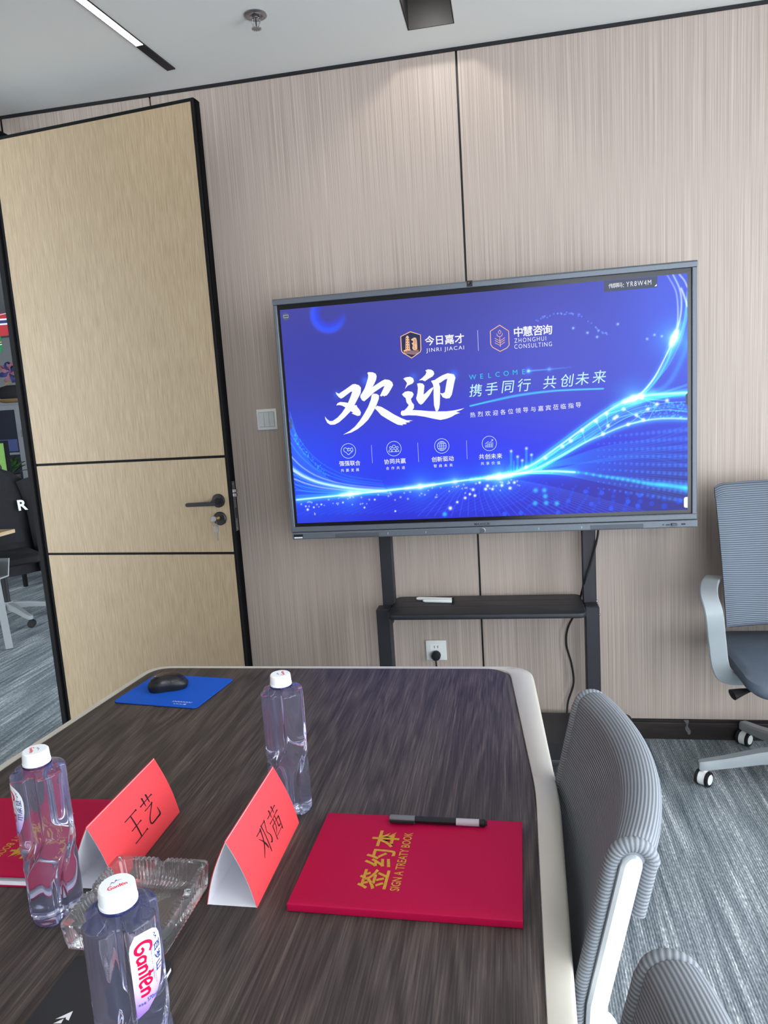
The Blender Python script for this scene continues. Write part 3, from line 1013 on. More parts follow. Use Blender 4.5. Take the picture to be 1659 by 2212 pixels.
for u_, v_ in ((1262, 1063), (1298, 1066), (1275, 1090), (1318, 1100), (1355, 1085), (1380, 1072), (1376, 1094), (1122, 1109), (1087, 1111), (1225, 1083), (1203, 1108)):
    q = scr(u_, v_)
    disc(q[0], q[1], 0.010, (52, 92, 255), 0.8)
for i in range(9):
    v_ = 945 + i * 14
    qs = [scr(x, v_ + (x - 1300) * 0.03 * (i - 3)) for x in range(1290, 1484, 12)]
    for j, q in enumerate(qs):
        addp(q[0], q[1], 0.003 + 0.0004 * j, (0.03, 0.25, 0.95), 0.45)
for i in range(70):
    u_ = 650 + rnd.random() * 480
    q = scr(u_, 1085 - (u_ - 640) * 0.105 + rnd.random() * 22)
    addp(q[0], q[1], 0.0022 + 0.0018 * rnd.random(), WH, 0.5)
for i in range(26):
    u_ = 700 + i * 17
    streak([(u_ + 60, 1062 - (u_ - 640) * 0.09 + 8), (u_ + 10, 1085 - (u_ - 700) * 0.03), (u_ - 60, 1112 - (u_ - 700) * 0.02)], 0.004, BL, 0.14, fade=(0.3, 1))
# left sweep
for i, (y0_, y1_, a_) in enumerate(((905, 1036, 0.2), (930, 1042, 0.25), (955, 1046, 0.3), (985, 1052, 0.5), (1005, 1055, 0.4), (1011, 1057, 0.8), (1016, 1058, 0.9), (1024, 1060, 0.4), (1034, 1062, 0.6), (1046, 1064, 0.35), (1058, 1066, 0.35), (1070, 1067, 0.3))):
    x0_ = 624 + i * 1.6
    streak([(x0_, y0_), (x0_ + 25, y0_ + (y1_ - y0_) * 0.36), (x0_ + 62, y0_ + (y1_ - y0_) * 0.68), (x0_ + 120, y0_ + (y1_ - y0_) * 0.92), (x0_ + 200, y1_ + 3)], 0.0030 if i not in (5, 6) else 0.0045, (0.6, 0.85, 1.0) if i in (3, 5, 6, 8) else CY, 0.85 * a_, fade=(1, 0.5))
for i in range(60):
    t_ = rnd.random()
    q = scr(632 + 70 * t_ ** 1.4 + rnd.random() * 10, 930 + 95 * t_ + rnd.random() * 8)
    addp(q[0], q[1], 0.0025, CY, 0.5)
# skyline bars
for i in range(46):
    u_ = 1010 + 5.6 * i * 0.62 + rnd.random() * 3
    base = 1030 - max(0, u_ - 1080) * 0.17 + max(0, 1075 - u_) * 0.115
    hh = (6 + 22 * rnd.random()) * math.exp(-((u_ - 1112) / 38) ** 2) + 3
    streak([(u_, base), (u_, base - hh * 0.5), (u_, base - hh)], 0.0035, CY, 0.45, fade=(1, 0.35))
for u_, top in ((1101, 975), (1134, 969), (1115, 987), (1145, 983), (1125, 995)):
    b_ = 1030 - max(0, u_ - 1080) * 0.2
    streak([(u_, b_), (u_, (b_ + top) / 2), (u_, top)], 0.005, CY, 0.40)
    q = scr(u_, top)
    addp(q[0], q[1], 0.005, WH, 0.7)
# starry arc, upper right, and sparse stars
for i in range(44):
    t_ = rnd.random()
    q = scr(1150 + 160 * t_, 690 - 17 * math.sin(PI * min(1, t_ * 1.15)) + 28 * max(0, t_ - 0.6) / 0.4 + rnd.random() * 6)
    addp(q[0], q[1], 0.003, (0.15, 0.35, 1.0), 0.5)
for u_, v_ in ((1332, 699), (1412, 722), (1428, 725), (1266, 718), (1235, 708), (1287, 727), (1396, 731)):
    q = scr(u_, v_)
    addp(q[0], q[1], 0.0045, (0.4, 0.8, 1.0), 0.7)
# crescent planet, upper left
qc = scr(708, 679)
d = np.sqrt(((gx - qc[0]) * AS) ** 2 + (gy - qc[1]) ** 2)
rp = 0.0815
ang = np.arctan2(gy - qc[1], (gx - qc[0]) * AS)
side = np.clip(0.5 + 0.75 * np.cos(ang - math.radians(232)), 0, 1)
mixc((56, 72, 255), np.clip((rp - d) / 0.004, 0, 1) * side * np.clip((d - rp * 0.35) / (rp * 0.45), 0, 1) * 0.9)
mixc((44, 96, 255), np.exp(-((d - rp * 0.88) / 0.010) ** 2) * side * 0.75)
mixc((70, 90, 255), np.exp(-((d - rp) / 0.008) ** 2) * side * 0.6)
# brush glow and welcome line
for p, a_ in (((788, 823), 0.5), ((976, 810), 0.6), ((890, 815), 0.35), ((727, 853), 0.3)):
    q = scr(*p)
    addp(q[0], q[1], 0.018, (0.02, 0.18, 0.9), a_)
ln = [(1136, 801.5), (1160, 799.5), (1184, 797.5), (1230, 793)]
streak(ln, 0.0028, CY, 0.6, fade=(1, 0.15))
for p, a_ in (((1138, 801.4), 1.0), ((1183, 797.5), 0.35)):
    q = scr(*p)
    addp(q[0], q[1], 0.0065, (0.3, 0.7, 1.0), a_)
    addp(q[0], q[1], 0.014, BL, a_ * 0.7)
for dy in (0, 2.5, 4):
    streak([(1012, 878 - dy * 0.3), (1060, 865 + dy * 0.5), (1120, 852 + dy * 0.7), (1200, 843 + dy * 0.4), (1301, 839.5)], 0.0028, (0.02, 0.45, 0.95), 0.5)
img = np.clip(img, 0, 1.6)

gv = np.zeros((NY, NX, 3), np.float32)
gv[..., 0] = (gx - 0.5) * SW_
gv[..., 1] = FY
gv[..., 2] = (gy - 0.5) * SH_
me = bpy.data.meshes.new('screen_panel')
idx = np.arange(NX * NY).reshape(NY, NX)
quads = np.stack([idx[:-1, :-1], idx[:-1, 1:], idx[1:, 1:], idx[1:, :-1]], -1).reshape(-1, 4)
me.vertices.add(NX * NY)
me.vertices.foreach_set('co', gv.ravel())
me.loops.add(quads.size)
me.loops.foreach_set('vertex_index', quads.ravel().astype(np.int32))
me.polygons.add(len(quads))
me.polygons.foreach_set('loop_start', np.arange(0, quads.size, 4, dtype=np.int32))
me.polygons.foreach_set('loop_total', np.full(len(quads), 4, np.int32))
me.update(calc_edges=True)
ca = me.color_attributes.new('slide', 'FLOAT_COLOR', 'POINT')
rgba = np.ones((NX * NY, 4), np.float32)
rgba[:, :3] = img.reshape(-1, 3)
ca.data.foreach_set('color', rgba.ravel())
k = NT('lit_panel')
at = k.n('ShaderNodeAttribute', attribute_name='slide')
k.l(at, 'Color', k.b, 'Emission Color')
k.b.inputs['Emission Strength'].default_value = 1.0
k.b.inputs['Base Color'].default_value = (0.008, 0.008, 0.01, 1)
k.b.inputs['Roughness'].default_value = 0.5
k.b.inputs['Specular IOR Level'].default_value = 0.12
me.materials.append(k.m)
panel = bpy.data.objects.new('screen_panel', me)
COL.objects.link(panel)
panel.parent = tv
panel['label'] = 'lit panel with a blue slide of light trails'


def lit(name, c, s=1.0):
    return mat(name, (0.008, 0.008, 0.008, 1), 0.5, spec=0.1, emit=RGB(*c), estr=s)


M['tw'] = lit('lit_white', (250, 252, 255))
M['tc'] = lit('lit_cyan', (40, 205, 235))
M['tp'] = lit('lit_pale', (205, 232, 250))
M['tpi'] = lit('lit_pale_cyan', (198, 244, 252))
M['tor'] = lit('lit_copper', (246, 190, 150))
M['tnv'] = lit('lit_navy', (38, 46, 84))
M['tgr'] = lit('lit_slate', (88, 94, 116))
M['tln'] = lit('lit_line', (190, 200, 250))


def onscr(dpt=0.0006):
    def f(u, v):
        a, b = scr(u, v)
        return ((a - 0.5) * SW_, FY - dpt, (b - 0.5) * SH_)
    return f


def loc(a, b, dpt=0.0007):
    return (a, FY - dpt, b)


def s_xy(u, v):
    a, b = scr(u, v)
    return (a - 0.5) * SW_, (b - 0.5) * SH_


K = 1 / 613.0     # metres on the panel per photo pixel near its middle


def glyphs(name, s, first, last, size, m, bold=0.0, shear=0.0, pts=None):
    mb = MB()
    n = len(s)
    for i, ch in enumerate(s):
        p = pts[i] if pts else (first[0] + (last[0] - first[0]) * i / max(1, n - 1), first[1] + (last[1] - first[1]) * i / max(1, n - 1))
        x, z = s_xy(*p)
        put_text(mb, ch, loc, x, z, size * K, bold, shear=shear)
    return part(name, mb, m, panel)


def line_text(name, s, left, right, cap, m, bold=0.0, space=1.0):
    mb = MB()
    x0, za = s_xy(*left)
    x1, zb = s_xy(*right)
    put_text(mb, s, loc, (x0 + x1) / 2, (za + zb) / 2, cap * K, bold, width=x1 - x0, space=space)
    return part(name, mb, m, panel)


glyphs('lettering', '今日嘉才', None, None, 20, M['tw'], 0.016, pts=[(924.8, 736.2), (946.1, 735.2), (967.2, 733.3), (988.7, 731.3)])
line_text('lettering', 'JINRI JIACAI', (917.5, 756.9), (998.8, 750.6), 8.2, M['tw'], -0.006, 1.22)
glyphs('lettering', '中慧咨询', None, None, 20.5, M['tw'], 0.016, pts=[(1115.9, 716.6), (1136.6, 714.8), (1158.3, 713.0), (1178.5, 711.4)])
line_text('lettering', 'ZHONGHUI', (1107.5, 735.6), (1175.9, 730.4), 9.2, M['tw'], -0.008, 1.28)
line_text('lettering', 'CONSULTING', (1107.5, 748.7), (1188.8, 742.3), 9.2, M['tw'], -0.008, 1.22)
glyphs('lettering', 'WELCOME', None, None, 10.6, M['tc'], pts=[(1017.5, 814.7), (1036.9, 812.8), (1054.3, 811), (1071.3, 808.7), (1089.8, 806.6), (1109.1, 804.3), (1127.6, 803)])
glyphs('lettering', '携手同行共创未来', None, None, 27, M['tpi'], 0.004, 0.16, pts=[(1024.4, 843.4), (1058.6, 839.5), (1093.7, 835.6), (1128.6, 831.7), (1184.6, 825.8), (1221.3, 821.6), (1255.5, 817.3), (1292.3, 813.4)])
glyphs('lettering', '热烈欢迎各位领导与嘉宾莅临指导', (1017.9, 896.4), (1246.4, 874.8), 11.5, M['tw'])
for s, f_, l_ in (('强强联合', (737.5, 1001.4), (771.6, 999.8)), ('协同共赢', (833.4, 997.5), (868.7, 995.4)), ('创新驱动', (935, 992.5), (971.6, 990.7)), ('共创未来', (1037.2, 986.9), (1075.6, 985.2))):
    glyphs('lettering', s, f_, l_, 11.6, M['tw'], 0.006)
for s, f_, l_ in (('共赢发展', (738.9, 1016), (771.1, 1014.6)), ('合作共进', (835.3, 1011.6), (869.1, 1010.2)), ('智启未来', (937.3, 1006.6), (971.4, 1005.0)), ('共享价值', (1039.1, 1001.7), (1073.9, 1000.2))):
    glyphs('lettering', s, f_, l_, 7.2, M['tw'])
# code tab
tb = MB()
flat_poly(tb, [(1301.2, 605.5), (1418, 594.2), (1417.7, 618.5), (1302, 629.5)][::-1], onscr(0.0004))
part('code_tab', tb, M['tgr'], panel)
glyphs('lettering', '传屏码:', None, None, 9.8, M['tw'], 0.0, pts=[(1316.9, 616), (1326.6, 615.1), (1336.4, 614.1), (1344, 613.2)])
line_text('lettering', 'YR8W4M', (1350, 612.4), (1404.7, 607.4), 10.0, M['tw'], -0.004, 1.25)
mb = MB()
flat_poly(mb, [(1411.5, 616.5), (1417, 611), (1416.7, 616)], onscr(0.0008))
part('corner_mark', mb, M['tw'], panel)
# the two-character brush greeting
o_ = lambda x, y: (700 + x * 310 / 1659, 780 + y * 310 / 1659)
BR = [
    [(128, 362), (165, 380), (240, 330), (320, 272), (350, 267), (395, 282), (418, 310), (415, 370), (385, 430), (343, 513), (300, 582), (230, 655), (170, 708), (120, 735), (70, 738), (35, 716), (12, 672), (8, 640), (26, 668), (60, 694), (95, 693), (150, 655), (200, 600), (240, 540), (272, 480), (300, 410), (318, 356), (300, 358), (255, 393), (215, 424), (190, 437), (165, 420), (140, 390)],
    [(136, 515), (150, 490), (180, 475), (230, 478), (275, 487), (345, 513), (368, 510), (375, 532), (400, 560), (418, 595), (410, 630), (380, 636), (345, 622), (310, 606), (330, 600), (300, 578), (270, 560), (240, 538), (205, 518), (170, 510)],
    [(490, 140), (505, 130), (550, 132), (585, 148), (597, 178), (590, 220), (570, 265), (540, 320), (510, 388), (475, 450), (455, 468), (430, 455), (410, 420), (412, 395), (430, 372), (460, 318), (480, 260), (497, 200), (500, 165)],
    [(545, 305), (600, 268), (650, 235), (690, 214), (740, 220), (775, 245), (786, 280), (770, 312), (735, 372), (712, 400), (690, 404), (690, 412), (665, 400), (655, 412), (635, 404), (662, 345), (688, 290), (665, 298), (620, 328), (570, 362), (545, 385), (505, 425), (478, 448), (490, 410)],
    [(540, 395), (560, 378), (600, 382), (625, 400), (622, 440), (600, 500), (580, 545), (545, 610), (500, 680), (440, 740), (380, 788), (310, 826), (215, 852), (290, 808), (350, 758), (405, 690), (450, 620), (500, 530), (530, 450)],
    [(575, 548), (600, 518), (650, 530), (720, 570), (800, 620), (880, 660), (940, 685), (1015, 688), (968, 698), (982, 708), (930, 713), (942, 730), (890, 733), (902, 745), (840, 737), (790, 712), (720, 672), (650, 628), (608, 580)],
    [(902, 205), (930, 190), (980, 183), (1015, 200), (1025, 235), (1010, 260), (985, 272), (955, 285), (920, 325), (935, 285), (945, 258), (930, 235)],
    [(888, 385), (920, 357), (960, 349), (1005, 358), (1022, 385), (1010, 415), (990, 440), (1000, 475), (1025, 505), (1025, 545), (1000, 575), (960, 582), (910, 576), (945, 540), (965, 510), (940, 480), (930, 430), (905, 410)],
    [(875, 592), (885, 576), (920, 570), (1000, 566), (1100, 571), (1200, 580), (1300, 583), (1400, 582), (1480, 572), (1540, 560), (1605, 545), (1560, 570), (1510, 588), (1555, 600), (1500, 620), (1460, 645), (1400, 668), (1330, 682), (1250, 668), (1150, 645), (1050, 630), (960, 628), (895, 635), (875, 620)],
    [(1155, 110), (1185, 97), (1225, 102), (1250, 120), (1258, 150), (1240, 178), (1190, 207), (1150, 235), (1120, 222), (1080, 225), (1120, 195), (1155, 160), (1168, 130)],
    [(1060, 262), (1090, 256), (1125, 262), (1145, 285), (1140, 340), (1135, 388), (1160, 370), (1200, 330), (1248, 298), (1248, 318), (1218, 372), (1200, 402), (1160, 452), (1130, 490), (1105, 507), (1080, 490), (1055, 450), (1050, 432), (1065, 370), (1070, 310)],
    [(1220, 232), (1250, 222), (1280, 225), (1310, 250), (1325, 300), (1325, 400), (1322, 500), (1315, 545), (1302, 575), (1290, 583), (1275, 580), (1265, 545), (1255, 510), (1250, 400), (1250, 300), (1240, 265)],
    [(1250, 228), (1300, 195), (1350, 165), (1410, 142), (1450, 147), (1485, 155), (1502, 195), (1490, 240), (1475, 320), (1460, 390), (1435, 430), (1395, 435), (1355, 420), (1325, 370), (1355, 375), (1380, 360), (1390, 300), (1400, 240), (1408, 205), (1380, 215), (1330, 250), (1310, 258)],
]
mb = MB()
for i, pl_ in enumerate(BR):
    f_ = onscr(0.0008 + 0.00004 * i)
    flat_poly(mb, [o_(*p) for p in pl_], f_)
part('brush_lettering', mb, M['tw'], panel)
# dividers and icons
for a_, b_, w_ in (((1028, 713), (1030, 758), 1.1), ((800.5, 961.7), (802.9, 1000.5), 0.8), ((899.7, 956.3), (901.8, 998.2), 0.8), ((1004.5, 951.6), (1006.2, 992.3), 0.8)):
    mb = MB()
    ribbon(mb, [a_, b_], w_, onscr())
    part('divider_line', mb, M['tln'], panel)


def ell(cx, cy, rx, ry, a0=0, a1=2 * PI, n=28):
    return [(cx + rx * math.cos(a0 + (a1 - a0) * i / n), cy + ry * math.sin(a0 + (a1 - a0) * i / n)) for i in range(n + 1)]


fs = onscr(0.0008)
IC = [(751.4, 974), (848.7, 969.3), (951.4, 963.6), (1053.7, 958.2)]
for i, (cx, cy) in enumerate(IC):
    mb = MB()
    ribbon(mb, ell(cx, cy, 15.6, 15.8), 1.0, fs, 0)
    if i == 0:
        for q in ([(-10, -4), (-7, -7), (-3, -5), (1, -6), (5, -4)], [(-10, -4), (-9, 1), (-5, 3), (0, 8), (3, 6), (7, 2), (10, -1)], [(5, -4), (8, -7), (10, -1)], [(1, -6), (-2, -1), (1, 0), (4, -2), (8, 3)]):
            ribbon(mb, [(cx + a, cy + b) for a, b in q], 1.1, fs, 4)
    elif i == 1:
        for a, r_ in ((0, 3.2), (-7, 2.3), (7, 2.3)):
            ribbon(mb, ell(cx + a, cy - 4.5 + abs(a) * 0.3, r_, r_), 1.0, fs, 0)
            ribbon(mb, ell(cx + a, cy + 7.5 - abs(a) * 0.15, r_ * 1.7, r_ * 1.9, PI, 2 * PI), 1.0, fs, 0)
        ribbon(mb, [(cx - 11, cy + 7), (cx + 11, cy + 6)], 1.0, fs)
    elif i == 2:
        ribbon(mb, ell(cx, cy, 9.6, 9.8), 1.1, fs, 0)
        ribbon(mb, ell(cx, cy, 4.2, 9.8), 0.9, fs, 0)
        for a, b, c in ((0, -9.6, 9.6), (-4.8, -8.4, 8.4), (4.8, -8.4, 8.4)):
            ribbon(mb, [(cx + b, cy + a + 0.4), (cx + c, cy + a - 0.4)], 0.9, fs)
        ribbon(mb, [(cx, cy - 9.6), (cx, cy + 9.6)], 0.9, fs)
    else:
        for a, h_ in ((-7, 4), (-2.7, 8), (1.8, 7), (6.2, 10)):
            ribbon(mb, [(cx + a - 1.4, cy + 8), (cx + a - 1.4, cy + 8 - h_), (cx + a + 1.4, cy + 8 - h_), (cx + a + 1.4, cy + 8), (cx + a - 1.4, cy + 8)], 0.9, fs, 0)
        ribbon(mb, [(cx - 8.5, cy + 1), (cx - 2.5, cy - 4), (cx + 1, cy - 1), (cx + 7.5, cy - 8)], 1.0, fs, 0)
        ribbon(mb, [(cx + 4.2, cy - 8), (cx + 8, cy - 8.6), (cx + 7.4, cy - 5)], 1.0, fs, 0)
    part('icon', mb, M['tp'], panel)
# emblem one: shield with a tower, a fountain lion and waves
e1 = lambda x, y: (860 + x * 160 / 1659, 700 + y * 160 / 1659)
sh = [(243, 178), (468, 245), (480, 575), (462, 628), (275, 765), (68, 640), (45, 590), (30, 285)]
mb = MB()
flat_poly(mb, [e1(*p) for p in sh], onscr(0.0005))
em = part('emblem_field', mb, M['tnv'], panel)
mb = MB()
ribbon(mb, [e1(*p) for p in sh + [sh[0]]], 2.0, onscr(0.0008), 0)
flat_poly(mb, [e1(*p) for p in [(135, 580), (140, 310), (160, 268), (190, 265), (215, 310), (238, 575)]], onscr(0.0007))
flat_poly(mb, [e1(*p) for p in [(262, 345), (330, 305), (372, 318), (388, 380), (395, 470), (398, 565), (370, 590), (310, 585), (285, 545), (300, 480), (270, 430), (300, 425), (308, 385), (270, 370)]], onscr(0.0007))
flat_poly(mb, [e1(*p) for p in [(95, 592), (180, 572), (270, 580), (200, 600), (95, 625)]], onscr(0.00072))
for y in (600, 632, 662):
    ribbon(mb, [e1(x, yy) for x, yy in ((95, y + 15), (170, y - 5), (270, y + 12), (350, y + 10), (430, y - 10))], 1.0, onscr(0.0008), 5)
part('emblem', mb, M['tor'], panel)
mb = MB()
for y in (330, 385, 440, 500, 550):
    for x in (158, 206):
        ribbon(mb, [e1(x + 1, y - 14), e1(x + 1, y + 14)], 1.5, onscr(0.0010))
for q in ([(325, 345), (340, 400), (330, 470)], [(352, 340), (362, 410), (372, 450)], [(325, 480), (330, 540), (360, 560)]):
    ribbon(mb, [e1(*p) for p in q], 0.6, onscr(0.0010))
part('emblem_detail', mb, M['tnv'], panel)
# emblem two: shield with an ear of grain
e2 = lambda x, y: (840 + x * 380 / 1659, 680 + y * 380 / 1659)
sh2 = [(1028, 97), (1113, 152), (1118, 285), (1098, 312), (1033, 345), (962, 306), (945, 280), (940, 155)]
mb = MB()
ribbon(mb, [e2(*p) for p in sh2 + [sh2[0]]], 1.8, fs, 0)
ribbon(mb, [e2(1029, 205), e2(1036, 302)], 1.2, fs)
for y in (220, 240, 262):
    ribbon(mb, [e2(984, y + 2), e2(1033, y + 27), e2(1078, y - 6)], 1.2, fs, 0)
ribbon(mb, [e2(*p) for p in ((1028, 143), (1043, 162), (1029, 182), (1014, 165), (1028, 143))], 1.2, fs, 0)
ribbon(mb, [e2(*p) for p in ((1002, 178), (1008, 198), (1030, 205), (1050, 194), (1054, 172))], 1.2, fs, 5)
part('emblem', mb, M['tor'], panel)
# small interface marks
for q_ in (ell(617.6, 685.2, 7.6, 8.6)[:-1], [(627, 905), (630.5, 906), (631, 926), (628, 927)], [(1485, 848), (1480.5, 853), (1481, 872), (1485, 876)]):
    mb = MB()
    flat_poly(mb, q_, onscr(0.0005))
    part('interface_button', mb, M['tgr'], panel)
mb = MB()
ribbon(mb, [(613, 683), (622.4, 682), (622.6, 687.5), (613.4, 688.5), (613, 683)], 0.8, fs, 0)
part('interface_mark', mb, M['tln'], panel)
mb = MB()
flat_poly(mb, [(679, 1105.5), (682.5, 1109.5), (681, 1110), (681.6, 1112), (680.6, 1112.4), (679.4, 1110.6)], fs)
part('pointer', mb, M['tln'], panel)
mb = MB()
flat_poly(mb, [(1485.2, 1075), (1479, 1076), (1477, 1079), (1477, 1096), (1479, 1098.5), (1485.3, 1099)], fs)
part('side_tab', mb, M['tw'], panel)

# ------------------------------------------------------------------ mobile stand under the display
sd = thing('display_stand', 'black steel trolley stand with shelf carrying the display', 'stand', (0.03, -0.2, 0))
OX, OY = 0.03, -0.2


def sdp(name, mb, m=M['standblack'], **kw):
    mb.v = [(x - OX, y - OY, z) for x, y, z in mb.v]
    return obj(name, mb, m, sd, **kw)


for x0, x1 in ((-0.383, -0.333), (0.397, 0.447)):
    sdp('upper_post', MB().box(x0, x1, -0.140, -0.100, 0.60, 1.62), bevel=(0.003, 1))
for x0, x1 in ((-0.400, -0.346), (0.398, 0.449)):
    sdp('lower_post', MB().box(x0, x1, -0.205, -0.142, 0.13, 0.612), bevel=(0.003, 1))
    sdp('post_clamp', MB().box(x0 + 0.004, x1 - 0.002, -0.142, -0.098, 0.53, 0.600), bevel=(0.002, 1))
sdp('mount_rail', MB().box(-0.40, 0.46, -0.1445, -0.1395, 1.30, 1.54))


def rr(x0, x1, y0, y1, r_, n=6):
    out = []
    for cx, cy, a in ((x1 - r_, y1 - r_, 0), (x0 + r_, y1 - r_, 90), (x0 + r_, y0 + r_, 180), (x1 - r_, y0 + r_, 270)):
        for i in range(n + 1):
            t_ = math.radians(a + 90 * i / n)
            out.append((cx + r_ * math.cos(t_), cy + r_ * math.sin(t_)))
    return out


XY = lambda a, b, d: (a, b, d)
shelf = sdp('shelf', MB().prism(rr(-0.342, 0.396, -0.300, -0.035, 0.03), XY, 0.597, 0.617), bevel=(0.006, 3), smooth=True)
sg = MB()
for y in (-0.115, -0.19):
    sg.box(-0.31 - OX, 0.36 - OX, y - 0.0008 - OY, y + 0.0008 - OY, 0.6165, 0.6174)
obj('shelf_groove', sg, M['black'], shelf)
sdp('base_tray', MB().prism(rr(-0.50, 0.577, -0.440, -0.045, 0.03), XY, 0.096, 0.121), bevel=(0.004, 2), smooth=True)
for x in (-0.44, 0.50):
    for y in (-0.40, -0.09):
        cst = sdp('caster', MB().box(x - 0.012, x + 0.012, y - 0.012, y + 0.012, 0.06, 0.097))
        obj('caster_wheel', MB().lathe([(0, -0.011), (0.03, -0.011), (0.034, -0.006), (0.034, 0.006), (0.03, 0.011), (0, 0.011)], 20, (x - OX, y - OY, 0.034), 'x', False), M['rubber'], cst, smooth=True)
for z in (0.572, 0.61):
    obj('bolt_head', MB().lathe([(0, 0), (0.006, 0), (0.006, 0.004), (0.003, 0.007), (0, 0.007)], 12, (0.449 - OX if z < 0.6 else 0.447 - OX, (-0.17 if z < 0.6 else -0.12) - OY, z), 'x', False), M['chrome'], sd, smooth=True)
# cable hanging from the display, past the right post to the base
cb = MB().tube([(0.455, -0.165, 0.93), (0.452, -0.160, 0.87), (0.425, -0.150, 0.76), (0.404, -0.150, 0.70), (0.397, -0.090, 0.64), (0.392, -0.028, 0.58), (0.380, -0.02, 0.54), (0.345, -0.02, 0.47),
                (0.338, -0.02, 0.40), (0.356, -0.02, 0.32), (0.362, -0.025, 0.24), (0.338, -0.04, 0.17), (0.330, -0.06, 0.126)], 0.0042, 8, 6)
tag(obj('display_cable', cb, M['rubber'], None, True), 'black cable hanging from the display behind the shelf to the base', 'cable')

# two white touch pens on the shelf
for i, (p0, p1) in enumerate((((-0.252, -0.095), (-0.100, -0.118)), ((-0.222, -0.128), (-0.098, -0.145)))):
    L_ = math.hypot(p1[0] - p0[0], p1[1] - p0[1])
    t_ = thing('touch_pen', ('white touch pen on the display shelf, lying at the back', 'white touch pen on the display shelf, lying in front with a dark end')[i], 'pen', (p0[0], p0[1], 0.617 + 0.0072), math.atan2(p1[1] - p0[1], p1[0] - p0[0]), 'touch pens on the display shelf')
    obj('barrel', MB().lathe([(0, 0), (0.004, 0.001), (0.0072, 0.010), (0.0072, L_ - 0.006), (0, L_ - 0.006)], 16, axis='x', cap=False), M['white'], t_, True)
    obj('end_cap', MB().lathe([(0, L_ - 0.006), (0.0072, L_ - 0.006), (0.0072, L_), (0, L_)], 16, axis='x', cap=False), M['rubber'], t_, True)

# ------------------------------------------------------------------ meeting table
TC = -0.3435
tbl = thing('meeting_table', 'boat-shaped meeting table with dark walnut top and ivory rim', 'table', (TC, -2.3, 0))
TO = (TC, -2.3)


def outline(hr0, hr1, hl0, hl1, y0, yk, r0, rk, taper=0.011, yend=-3.42):
    """boat shape: half widths right/left at the far edge and at the kink"""
    yk2 = y0 + yend - yk
    pts = [(hr0, y0), (hr1, yk), (hr1 - taper, yk2), (hr0 - taper, yend), (-hl0, yend), (-hl1, yk2), (-hl1, yk), (-hl0, y0)]
    out = []
    n = len(pts)
    for i in range(n):
        p, a, b = Vector(pts[i]), Vector(pts[i - 1]), Vector(pts[(i + 1) % n])
        r_ = rk if i in (1, 2, 5, 6) else r0
        u, v = (a - p).normalized(), (b - p).normalized()
        for j in range(9):
            t_ = j / 8
            q = (p + u * r_) * (1 - t_) ** 2 + p * 2 * t_ * (1 - t_) + (p + v * r_) * t_ ** 2
            out.append((q.x, q.y - TO[1]))
    return out[::-1]


inn = outline(0.455, 0.4955, 0.466, 0.513, -1.187, -1.735, 0.05, 0.05)
inn2 = outline(0.466, 0.5095, 0.470, 0.517, -1.183, -1.735, 0.05, 0.05)
rin = outline(0.4665, 0.5100, 0.4705, 0.5175, -1.1825, -1.735, 0.05, 0.05)
rout = outline(0.521, 0.5490, 0.486, 0.5395, -1.166, -1.765, 0.062, 0.04, 0.028)
wt = MB()
wt.rings([[(x, y, 0.722) for x, y in inn2], [(x, y, 0.7445) for x, y in inn2], [(x, y, 0.750) for x, y in inn]])
obj('table_top', wt, M['walnut'], tbl)
rm = MB()
n_ = len(rin)
prof = [(0.0, 0.722), (0.0, 0.7475), (0.02, 0.7485), (0.85, 0.7485), (0.96, 0.745), (1.0, 0.738), (1.0, 0.726), (0.97, 0.720), (0.0, 0.720)]
R_ = [[(rin[i][0] + (rout[i][0] - rin[i][0]) * s, rin[i][1] + (rout[i][1] - rin[i][1]) * s, z) for i in range(n_)] for s, z in prof]
rm.rings(R_, True, False)
obj('table_rim', rm, M['rim'], tbl, True, angle=50)
for y in (0.62, -0.62):
    obj('pedestal', MB().box(-0.27, 0.27, y - 0.03, y + 0.03, 0.0, 0.722), M['rim'], tbl, bevel=(0.006, 2))
obj('modesty_panel', MB().box(-0.015, 0.015, -0.59, 0.59, 0.12, 0.70), M['walnut'], tbl)
ZT = 0.7502

# ------------------------------------------------------------------ water bottles
BH = 0.237


def bottle_r(th, z):
    """th measured from the label lobe; four lobes with narrow flutes that swing 60 degrees at the waist"""
    tw_ = 0.0
    a, b = 0.062, 0.126
    if z < a:
        tw_ = -math.radians(60)
    elif z < b:
        t_ = (b - z) / (b - a)
        tw_ = -math.radians(60) * (t_ * t_ * (3 - 2 * t_))
    ph = (th - tw_ - PI / 4) % (PI / 2)
    ph = min(ph, PI / 2 - ph)
    wd = math.radians(15)
    g = 0.0
    if ph < wd:
        x = max(0.0, ph / wd - 0.42) / 0.58
        g = 1 - x * x * (3 - 2 * x)
    lobe = 0.0342 + 0.0006 * math.cos(4 * (th - tw_))
    waist = 0.0020 * math.exp(-((z - 0.092) / 0.009) ** 2)
    return lobe - 0.0072 * g - waist


